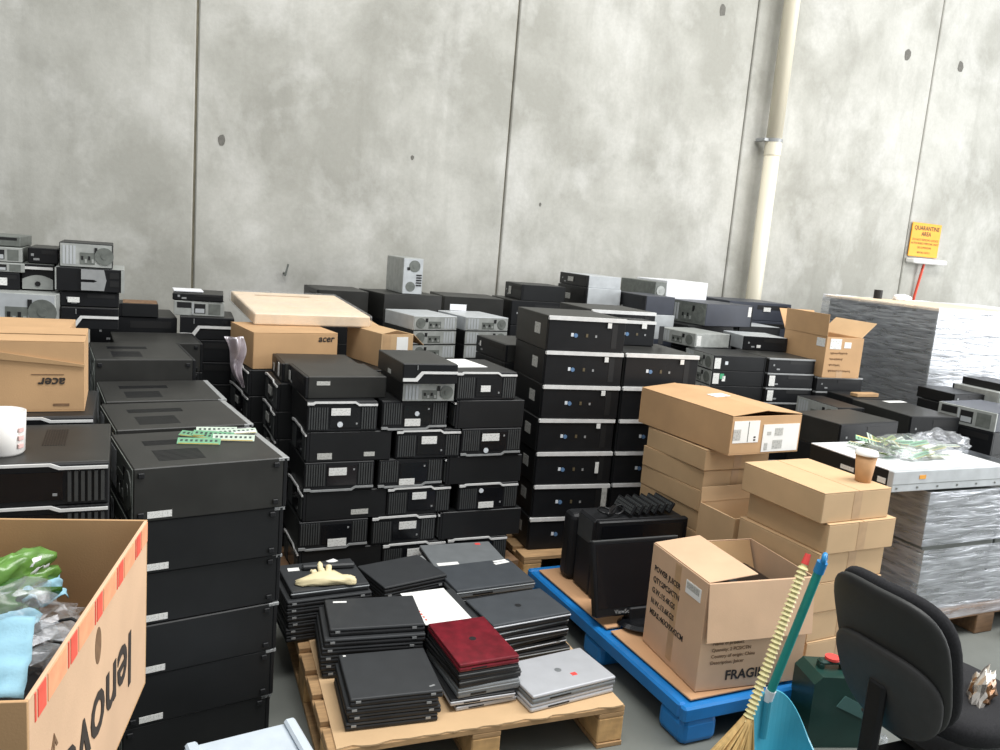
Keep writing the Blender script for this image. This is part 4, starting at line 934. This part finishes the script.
def pan(bm):
    n = 22; W_, Dp, Hh = .165, .25, .285
    ring_b, ring_t, ring_b2, ring_t2 = [], [], [], []
    for i in range(n + 1):
        a = math.pi * i / n
        x = W_ * math.cos(a); y = .02 + .12 * math.sin(a) ** .6 if math.sin(a) > 0 else .02
        hh = .05 + (Hh - .05) * math.sin(a) ** .8 if math.sin(a) > 1e-6 else .05
        for lst, s, z in ((ring_b, 1, 0.004), (ring_t, 1.05, hh), (ring_b2, .96, .010), (ring_t2, 1.0, hh - .002)):
            lst.append(bm.verts.new((x * s, y * s, z)))
    for A_, B_ in ((ring_b, ring_t), (ring_t, ring_t2), (ring_t2, ring_b2)):
        for i in range(n): bm.faces.new((A_[i], A_[i + 1], B_[i + 1], B_[i]))
    f0 = bm.verts.new((-W_ * 1.05, -.16, .002)); f1 = bm.verts.new((W_ * 1.05, -.16, .002))
    bm.faces.new(ring_b + [f0, f1])
    bmesh.ops.recalc_face_normals(bm, faces=bm.faces[:])
custom(dpn, 'pan', 'cyan_plastic', pan)
q0 = Vector((.0, .13, .285)); q1 = Vector((.02, .03, .78)); qa = (q1 - q0).normalized()
rod(dpn, 'pole', 'teal_plastic', q0, q1, .0145); rod(dpn, 'ferrule', 'white_paint', q0 - qa * .03, q0 + qa * .012, .017)
rod(dpn, 'socket', 'cyan_plastic', Vector((.0, .135, .12)), q0 - qa * .02, .016)
def ring(bm):
    R0, r0 = .016, .008
    vs = [[bm.verts.new(((R0 + r0 * math.cos(b)) * math.cos(a), r0 * math.sin(b), (R0 + r0 * math.cos(b)) * math.sin(a))) for b in [2 * math.pi * j / 8 for j in range(8)]] for a in [2 * math.pi * i / 16 for i in range(16)]]
    for i in range(16):
        for j in range(8): bm.faces.new((vs[i][j], vs[(i + 1) % 16][j], vs[(i + 1) % 16][(j + 1) % 8], vs[i][(j + 1) % 8]))
custom(dpn, 'hanging_ring', 'sky_plastic', ring, None, tuple(q1 + qa * .012 + Vector((.006, 0, 0))), (0, 0, R(20)), True)
rod(dpn, 'pole_cap', 'sky_plastic', q1 - qa * .035, q1 + qa * .004, .017)
jc = thing('jerrycan', 'dark green jerrycan with a red cap beside the office chair', 'jerrycan', (2.245, 1.905, 0), -18)
jc.scale = (.94, .94, .82)
custom(jc, 'body', 'can_green', lambda bm: b_prism(bm, [(0, 0), (.26, 0), (.26, .22), (.20, .30), (.16, .33), (.03, .335), (0, .30)], 'y', 0, .16))
custom(jc, 'handle', 'can_green', lambda bm: (b_box(bm, .05, .06, .33, .07, .10, .36, .006), b_box(bm, .05, .06, .352, .16, .10, .372, .008), b_box(bm, .145, .06, .32, .165, .10, .36, .006)))
custom(jc, 'panel', 'can_green_light', lambda bm: b_prism(bm, [(.10, .20), (.235, .13), (.235, .19), (.13, .25)], 'y', -.003, .001))
custom(jc, 'cap', 'red_sticker', lambda bm: b_cyl(bm, (.105, .08, .372), (.105, .08, .384), .028, seg=18))

# ------------------------------------------------------------------ office chair
def slab(bm, W_, H_, T_, n=3.2, bend=.0, taper=0.0, seg=40, rings=5):
    """rounded pad: width x, height z, thickness y (0 at the rear, T at the front), bent around a vertical axis"""
    def outline(s):
        pts = []
        for i in range(seg):
            a = 2 * math.pi * i / seg; c, s_ = math.cos(a), math.sin(a)
            x = math.copysign(abs(c) ** (2 / n), c) * W_ / 2 * s; z = math.copysign(abs(s_) ** (2 / n), s_) * H_ / 2 * s
            x *= 1 + taper * z / H_
            pts.append((x, z))
        return pts
    L_ = []
    for i in range(rings * 2 + 1):
        u = i / (rings * 2); yy = T_ * u; s = 1 - .10 * (abs(2 * u - 1) ** 3)
        L_.append([bm.verts.new((x, yy + bend * (x / (W_ / 2)) ** 2, z)) for x, z in outline(s)])
    for a, b in zip(L_, L_[1:]):
        for i in range(seg): bm.faces.new((a[i], a[(i + 1) % seg], b[(i + 1) % seg], b[i]))
    for base, yy in ((L_[0], 0.0), (L_[-1], T_)):
        prev = base; s0 = .90
        for q in (.7, .45, .2):
            cur = [bm.verts.new((x, yy + bend * (x / (W_ / 2)) ** 2, z)) for x, z in outline(s0 * q)]
            for i in range(seg): bm.faces.new((prev[i], prev[(i + 1) % seg], cur[(i + 1) % seg], cur[i]))
            prev = cur
        bm.faces.new(prev)
    bmesh.ops.recalc_face_normals(bm, faces=bm.faces[:])
ch = thing('office_chair', 'black office chair with a tilted backrest beside the wrapped pallet', 'chair', (2.255, 1.475, 0), -92)
ch.scale = (.9, .9, .96)
# chair faces local +y; backrest at the rear (local -y side)
bk = custom(ch, 'backrest', 'chair_shell', lambda bm: slab(bm, .44, .47, .035, 3.4, .03, .10), None, (0, -.29, .64), (R(20), 0, 0), True)
custom(bk, 'cushion', 'chair_fabric', lambda bm: slab(bm, .445, .47, .05, 3.4, .03, .10), None, (0, .0325, 0), (0, 0, 0), True)
custom(bk, 'back_cover', 'chair_cover', lambda bm: slab(bm, .41, .30, .03, 2.6, .025, .22), None, (.0, -.022, -.105), (0, 0, 0), True)
custom(ch, 'back_arm', 'black_plastic', lambda bm: (b_box(bm, -.035, -.29, .29, .035, -.262, .56, .01), b_box(bm, -.035, -.28, .285, .035, .05, .315, .01)))
custom(ch, 'seat', 'chair_fabric', lambda bm: slab(bm, .47, .46, .075, 3.2, .0, .0), None, (0, .10, .41), (R(90), 0, 0), True)
custom(ch, 'seat_pan', 'chair_shell', lambda bm: b_box(bm, -.2, -.1, .315, .2, .3, .336, .01))
custom(ch, 'gas_column', 'black_plastic', lambda bm: (b_cyl(bm, (0, .08, .09), (0, .08, .25), .026, seg=16), b_cyl(bm, (0, .08, .24), (0, .08, .32), .016, seg=12)))
for i in range(5):
    a = R(72 * i + 47); e = Vector((.28 * math.cos(a), .08 + .28 * math.sin(a), .07))
    lg = custom(ch, 'base_leg', 'black_plastic', lambda bm: b_cyl(bm, (0, .08, .10), e, .022, .014, seg=8))
    custom(lg, 'castor', 'black_plastic', lambda bm: (b_cyl(bm, e + Vector((-.012, 0, -.042)), e + Vector((.012, 0, -.042)), .027, seg=14), b_cyl(bm, e + Vector((0, 0, -.03)), e, .008, seg=8)))

def crumple(bm, sx, sy, sz, amp=.35, sub=4, freq=2.2, seed=0.0, flat=0.0):
    bmesh.ops.create_icosphere(bm, subdivisions=sub, radius=1.0)
    for v in bm.verts:
        nv = noise.noise_vector(v.co * freq + Vector((seed, seed * 2, 3))) * amp + noise.noise_vector(v.co * freq * 2.7 + Vector((seed, 5, seed))) * amp * .5
        p = v.co * (1 + nv.x) + nv * .4
        v.co = Vector((p.x * sx, p.y * sy, max(p.z, -.6 + flat) * sz + .6 * sz - flat * sz))
fo = custom(None, 'foil_packet', 'foil', lambda bm: crumple(bm, .085, .03, .075, .4, 3, 2.5, 4.0), None, (2.37, 1.425, .425), (R(10), 0, R(30))); tag(fo, 'shiny brown and silver foil packet on the chair seat', 'packet')
custom(fo, 'print', 'foil_brown', lambda bm: crumple(bm, .05, .032, .05, .4, 3, 2.5, 4.0), None, (-.02, -.004, .03))
pb = custom(None, 'plastic_bag', 'clear_bag', lambda bm: crumple(bm, .09, .07, .10, .45, 4, 2.0, 7.0), None, (2.29, 1.66, 0.0)); tag(pb, 'crumpled clear plastic bag on the floor under the chair back', 'bag')

# ------------------------------------------------------------------ stretch-wrapped pallets
def film_box(bm, w, d, h, seed=0.0, amp=.003, res=.04):
    def face(o, u, v, nu, nv, nrm):
        g = []
        for j in range(nv + 1):
            row = []
            for i in range(nu + 1):
                p = Vector(o) + Vector(u) * (i / nu) + Vector(v) * (j / nv)
                k = noise.noise(Vector((p.x * 2.2 + seed, p.y * 2.2, p.z * 11))) + .5 * noise.noise(Vector((p.x * 9, p.y * 9 + seed, p.z * 30)))
                edge = min(i, nu - i, j, nv - j); k = k * amp * (0 if edge == 0 else 1)
                row.append(bm.verts.new(p + Vector(nrm) * k))
            g.append(row)
        for j in range(nv):
            for i in range(nu): bm.faces.new((g[j][i], g[j][i + 1], g[j + 1][i + 1], g[j + 1][i]))
    nu, nd, nh = max(2, int(w / res)), max(2, int(d / res)), max(2, int(h / res * 1.6))
    face((0, 0, 0), (w, 0, 0), (0, 0, h), nu, nh, (0, -1, 0)); face((0, d, 0), (0, -d, 0), (0, 0, h), nd, nh, (-1, 0, 0))
    face((w, 0, 0), (0, d, 0), (0, 0, h), nd, nh, (1, 0, 0)); face((w, d, 0), (-w, 0, 0), (0, 0, h), nu, nh, (0, 1, 0))
    bmesh.ops.recalc_face_normals(bm, faces=bm.faces[:])
mat('wrapped_dark', srgb(88, 92, 88), 0.4, 0, 0.25, 6, stretch=(1, 1, 8))
big = thing('wrapped_pallet_load', 'tall dark pallet load wound in stretch film against the wall', 'pallet load', (5.38, 4.0, 0), -6)
for j in range(8):
    for i in range(2):
        for q in range(2):
            box(big, 'boxed_unit', 'wrapped_dark', .02 + i * .56, .03 + q * .57, .15 + j * .165, .57 + i * .56, .58 + q * .57, .313 + j * .165, .004)
box(big, 'top_board', 'cream_card', .0, .0, 1.472, 1.16, 1.19, 1.495, .004)
fm = custom(big, 'stretch_film', 'stretch_film', lambda bm: film_box(bm, 1.18, 1.22, 1.38, 3.0), None, (-.01, -.012, .12), sm=True)
box(big, 'pallet_base', 'pallet_wood_dark', 0, 0, 0, 1.15, 1.18, .148)
tag(custom(None, 'tape_roll', 'slot_black', lambda bm: b_cyl(bm, (0, 0, 0), (0, 0, .075), .035, seg=18), None, (5.98, 5.05, 1.4955)), 'small black roll standing on the tall wrapped load', 'roll')
tag(custom(None, 'film_clump', 'white_paint', lambda bm: crumple(bm, .09, .06, .035, .3, 3, 2, 2.0), None, (6.22, 5.0, 1.496)), 'clump of white film on the tall wrapped load', 'film')
b2 = thing('wrapped_pallet_load', 'white carton load behind the tall wrapped pallet', 'pallet load', (6.80, 4.25, 0), -1)
for j in range(5): box(b2, 'carton', 'white_paint', 0, 0, j * .298, .9, 1.1, .296 + j * .298, .006)

wr = thing('wrapped_pallet_load', 'low silver-shining pallet load in stretch film under the server', 'pallet load', (3.33, 2.36, 0), -1)
for j in range(4):
    for i in range(2):
        ox = (0, .0, .02, .0)[j]
        box(wr, 'boxed_unit', 'wrapped_dark', ox + .02 + i * .51, .03, .15 + j * .148, ox + .52 + i * .51, .62, .296 + j * .148, .004)
custom(wr, 'stretch_film', 'stretch_film', lambda bm: film_box(bm, 1.12, .66, .36, 9.0, .006), None, (-.01, -.02, .12), sm=True)
custom(wr, 'stretch_film', 'stretch_film', lambda bm: film_box(bm, 1.10, .62, .26, 5.0, .006), None, (.0, .004, .488), sm=True)
for i in range(3): box(wr, 'pallet_block', 'pallet_wood_dark', .0 + i * .48, 0.0, 0, .13 + i * .48, .62, .10, .004)
box(wr, 'pallet_deck', 'pallet_wood_dark', 0, 0, .10, 1.1, .64, .148)
tag(custom(None, 'castor_block', 'slot_black', lambda bm: b_box(bm, 0, 0, 0, .10, .08, .10, .012), None, (3.96, 2.23, 0)), 'small black block on the floor beside the silver-shining load', 'block')
# rack server on top
sv = thing('rack_server', 'rack server with silver front and white lid under the memory heap', 'server', (3.10, 2.385, .752), -1.5)
box(sv, 'chassis', 'black_steel', 0, .03, 0, .74, .50, .093, .002)
box(sv, 'lid', 'white_paint', 0.0, .03, .0935, .74, .50, .099, .001)
fp = box(sv, 'front_panel', 'pale_steel', -.004, 0, .002, .76, .03, .097, .003)
box(fp, 'seam', 'zinc_dark', 0, -.001, .036, .75, .001, .0385)
box(fp, 'label', 'sign_yellow', .16, -.002, .058, .20, .001, .076)
for q in range(6): custom(fp, 'screw', 'zinc_dark', lambda bm: b_cyl(bm, (0, -.003, 0), (0, .001, 0), .005, seg=10), ('screw',), (.03 + q * .13, 0, .018))
box(sv, 'sticker', 'label_white', -.0012, .04, .03, .0003, .085, .055); box(sv, 'sticker', 'label_white', -.0012, .22, .03, .0003, .30, .05)

# ------------------------------------------------------------------ memory sticks
def ram(label, x, y, z, yaw, tilt=(0, 0), group=None, board='pcb_green', key=None):
    t = thing('memory_stick', label, 'memory stick', (x, y, z), yaw, group, rot=(R(tilt[0]), R(tilt[1]), R(yaw)))
    b = box(t, 'board', board, 0, 0, 0, .133, .03, .0014)
    custom(b, 'chips', 'chip_black', lambda bm: [b_box(bm, .009 + i * .0152, .013, .0013, .0165 + i * .0152, .0215, .0025) for i in range(8)], ('chips',))
    box(b, 'contacts', 'gold', .004, .0008, .0012, .128, .0045, .0017)
    return t
DT = 6 * .1633
RL = ['green memory stick lying at the near edge of the loose cluster', 'green memory stick crossed over the near one', 'pale memory stick pointing to the bezel side', 'green memory stick in the middle of the loose cluster', 'grey-labelled memory stick at the far side of the cluster', 'memory stick under the clear sleeve']
for i, (x, y, yw, bd, z) in enumerate(((.165, 2.715, -12, 'pcb_green', 0), (.175, 2.81, -34, 'pcb_green', .004), (.275, 2.735, -12, 'pcb_pale', .003), (.215, 2.785, -22, 'pcb_green', .008), (.235, 2.86, -6, 'pcb_pale', 0), (.30, 2.80, 8, 'pcb_pale', .004))):
    ram(RL[i] + ' on the lying tower', x, y, DT + .0005 + z, yw, ((28, 22, 30, 26, 24, 20)[i], 0), 'memory sticks on the lying tower', bd)
sl = custom(None, 'clear_sleeve', 'clear_bag', lambda bm: b_box(bm, 0, 0, 0, .15, .06, .012, .004), None, (.285, 2.785, DT + .0012), (0, 0, R(14))); tag(sl, 'clear plastic sleeve among the loose memory sticks', 'sleeve')
random.seed(21)
for i in range(46):
    a = random.uniform(0, 2 * math.pi); r = math.sqrt(random.random())
    x = 3.46 + .21 * r * math.cos(a); y = 2.625 + .13 * r * math.sin(a)
    zz = .852 + .08 * (1 - r) * random.random() + .004
    bd = random.choice(['pcb_green', 'pcb_olive', 'pcb_olive', 'pcb_pale', 'pcb_pale'])
    ram({'pcb_green': 'green', 'pcb_olive': 'olive-coloured', 'pcb_pale': 'pale'}[bd] + ' memory stick heaped in the clear bag on the rack server', x - .06, y, zz + .006, random.uniform(0, 180) if r < .8 else random.uniform(-20, 20), (random.uniform(-35, 35), random.uniform(-14, 6)), 'memory sticks heaped on the server', bd)
def bagsheet(bm):
    nx, ny = 26, 16; g = []
    for j in range(ny + 1):
        row = []
        for i in range(nx + 1):
            u = i / nx * 2 - 1; v = j / ny * 2 - 1
            hgt = max(0, 1 - (u * u * .9 + v * v * .9)) * .095 + .012 * noise.noise(Vector((u * 4, v * 4, 1))) + .006 * noise.noise(Vector((u * 11, v * 11, 4)))
            row.append(bm.verts.new((u * .30, v * .17, max(hgt, .0015))))
        g.append(row)
    for j in range(ny):
        for i in range(nx): bm.faces.new((g[j][i], g[j][i + 1], g[j + 1][i + 1], g[j + 1][i]))
bg = custom(None, 'zip_bag', 'clear_bag', bagsheet, None, (3.49, 2.63, .8525), (0, 0, R(-4)), True); tag(bg, 'clear bag holding the memory sticks on the rack server', 'bag')
b5 = custom(None, 'plastic_bag', 'clear_bag', lambda bm: crumple(bm, .16, .10, .055, .35, 4, 2.2, 11.0), None, (3.78, 2.68, .853)); tag(b5, 'crumpled clear bag at the far end of the rack server', 'bag')
for i, (x, y, yw) in enumerate(((3.66, 2.62, 12), (3.76, 2.66, -8), (3.70, 2.72, 60))):
    ram('pale memory stick in the crumpled bag on the rack server', x, y, .862 + .006 * i, yw, (12, 0), 'memory sticks in the crumpled bag', 'pcb_pale')

# ------------------------------------------------------------------ cup, mug, tub, bags, rubbish
cu = thing('paper_cup', 'brown paper coffee cup with a white lid on the carton stack', 'cup', (2.70, 2.215, .155 + .121 * 6 - .0005), 0)
smooth(custom(cu, 'body', 'cup_kraft', lambda bm: b_lathe(bm, [(0, 0), (.029, 0), (.030, .002), (.041, .108), (.038, .108), (0, .10)], 28)))
smooth(custom(cu, 'lid', 'cup_lid', lambda bm: b_lathe(bm, [(.0, .1085), (.0445, .1085), (.0455, .113), (.043, .117), (.040, .127), (.036, .128), (.034, .122), (0, .121)], 28)))
mg = thing('mug', 'white mug with a faded pink print on the wide black desktop', 'mug', (-.285, 2.452, 9 * .1155 - .0005), 0)
mg.scale = (1.22, 1.22, 1.1)
smooth(custom(mg, 'body', 'mug_white', lambda bm: b_lathe(bm, [(0, 0), (.040, 0), (.044, .006), (.047, .105), (.044, .106), (.041, .02), (0, .012)], 32)))
custom(mg, 'print', 'mug_pink', lambda bm: [b_box(bm, .0445 + .0006 * i, -.012, .018 + .02 * i, .0475 + .0006 * i, .004, .03 + .02 * i, .001) for i in range(3)], None, rot=(0, 0, R(-30)))
def mh(bm):
    pts = [Vector((-.045 - .03 * math.sin(t), 0, .055 + .032 * math.cos(t))) for t in [math.pi * i / 12 for i in range(13)]]
    for a, b in zip(pts, pts[1:]): b_cyl(bm, a, b, .0065, seg=8)
custom(mg, 'handle', 'mug_white', mh, None, rot=(0, 0, R(60)))
tb = thing('plastic_tub', 'pale plastic tub with a lid on the floor by the laptop pallet', 'tub', (.21, 1.925, 0), 7)
def tub(bm): b_prism(bm, [(.02, 0), (.30, 0), (.318, .2), (.002, .2)], 'y', .02, .30)
custom(tb, 'body', 'tub_white', tub)
box(tb, 'lid', 'tub_white', .0, 0, .2, .32, .32, .212, .004)
for a in ((0, 0, .035, .32), (.285, 0, .32, .32)): box(tb, 'lid_rim', 'tub_white', a[0], a[1], .2122, a[2], a[3], .228, .007)
def hang(bm):
    nx, nz = 14, 18; g = []
    for j in range(nz + 1):
        row = []
        for i in range(nx + 1):
            u = i / nx; v = j / nz
            wv = .03 + .05 * (1 - abs(v - .5) * 1.5)
            row.append(bm.verts.new(((u - .5) * (.10 - .085 * v) + .045 * v + .012 * math.sin(v * 7), .02 * math.sin(u * 9 + v * 4) + .02 * noise.noise(Vector((u * 3, v * 3, 1))), -.26 * v)))
        g.append(row)
    for j in range(nz):
        for i in range(nx): bm.faces.new((g[j][i], g[j][i + 1], g[j + 1][i + 1], g[j + 1][i]))
hb = custom(None, 'plastic_sheet', 'pink_film', hang, None, (.515, 4.215, 1.13), (0, 0, R(10)), True); tag(hb, 'pinkish plastic sheet hanging beside the carton over the aisle', 'plastic sheet')
sm_ = hb.modifiers.new('thick', 'SOLIDIFY'); sm_.thickness = .002
# rubbish inside the big carton (local frame of the carton)
LM = Matrix.Translation((-.11, 1.149, .661)) @ Matrix.Rotation(R(-13.6), 4, 'Z')
def in_box(x, y, z): return tuple(LM @ Vector((x, y, z)))
def sheet(bm, w, d, amp, seed, nx=18, ny=14, pleat=0):
    g = []
    for j in range(ny + 1):
        row = []
        for i in range(nx + 1):
            u, v = i / nx, j / ny
            z = amp * noise.noise(Vector((u * 3 + seed, v * 3, seed))) + (pleat * math.sin(v * 22) if pleat else 0)
            row.append(bm.verts.new((u * w, v * d, z)))
        g.append(row)
    for j in range(ny):
        for i in range(nx): bm.faces.new((g[j][i], g[j][i + 1], g[j + 1][i + 1], g[j + 1][i]))
for i, (x, y, z, rx, ry, rz, w, d, lab) in enumerate(((-.25, .14, .27, 24, -6, 8, .19, .16, 'pale blue pleated face mask nearest the carton corner'), (-.19, .53, .275, 30, 10, 40, .09, .07, 'small blue face mask by the green packet'), (-.30, .42, .27, 12, 5, -10, .15, .09, 'blue face mask under the clear bag'))):
    o = custom(None, 'face_mask', 'mask_blue', lambda bm: sheet(bm, w, d, .03, 3.0 + i, pleat=.0035), None, in_box(x, y, z), (R(rx), R(ry), R(rz - 13))); tag(smooth(o), lab, 'face mask', 'blue face masks in the carton')
    s_ = o.modifiers.new('thick', 'SOLIDIFY'); s_.thickness = .002
gp = custom(None, 'snack_packet', 'packet_green', lambda bm: crumple(bm, .10, .05, .055, .35, 4, 2.0, 3.0), None, in_box(-.25, .58, .265), (R(10), R(-15), R(20)), True); tag(gp, 'bright green crumpled packet in the big carton', 'packet')
custom(gp, 'print', 'white_paint', lambda bm: crumple(bm, .03, .02, .02, .35, 3, 2.0, 3.0), None, (.065, -.01, .035), sm=True)
gd = custom(None, 'snack_packet', 'packet_dark', lambda bm: crumple(bm, .12, .06, .05, .3, 4, 2.0, 9.0), None, in_box(-.27, .53, .24), (0, 0, R(10)), True); tag(gd, 'dark green packet under the bright green one', 'packet')
pg = custom(None, 'plastic_bag', 'clear_bag', lambda bm: crumple(bm, .13, .13, .075, .4, 4, 2.2, 13.0), None, in_box(-.20, .42, .22)); tag(pg, 'clear plastic bag on the rubbish in the big carton', 'bag')
rb = custom(None, 'rubbish_fill', 'dark_plastic', lambda bm: crumple(bm, .19, .30, .16, .1, 4, 2.0, 1.0), None, in_box(-.235, .35, .012)); tag(rb, 'dark crumpled rubbish filling the big carton', 'rubbish')
rb.rotation_euler = (0, 0, R(-13.6))
lw = thing('wire_loop', 'thin dark cable loop on the rubbish in the big carton', 'cable', in_box(-.10, .40, .28))
custom(lw, 'cable', 'slot_black', lambda bm: [b_cyl(bm, (.05 * math.cos(a), .03 * math.sin(a), .012 * math.sin(2 * a)), (.05 * math.cos(a + .4), .03 * math.sin(a + .4), .012 * math.sin(2 * a + .8)), .003, seg=6) for a in [i * .4 for i in range(15)]])
# floor marks
for i, (x, y) in enumerate(((3.70, 2.05), (1.66, 2.0))):
    tag(custom(None, 'floor_mark', 'yellow_paint', lambda bm: b_prism(bm, [(.05 * random.uniform(.5, 1.3) * math.cos(a), .03 * random.uniform(.5, 1.2) * math.sin(a)) for a in [2 * math.pi * k / 9 for k in range(9)]], 'z', 0.0, .001), ('fm', i), (x, y, .0003)), ('worn yellow paint mark on the floor past the chair', 'worn yellow paint mark on the floor by the pallet corner')[i], 'floor mark')
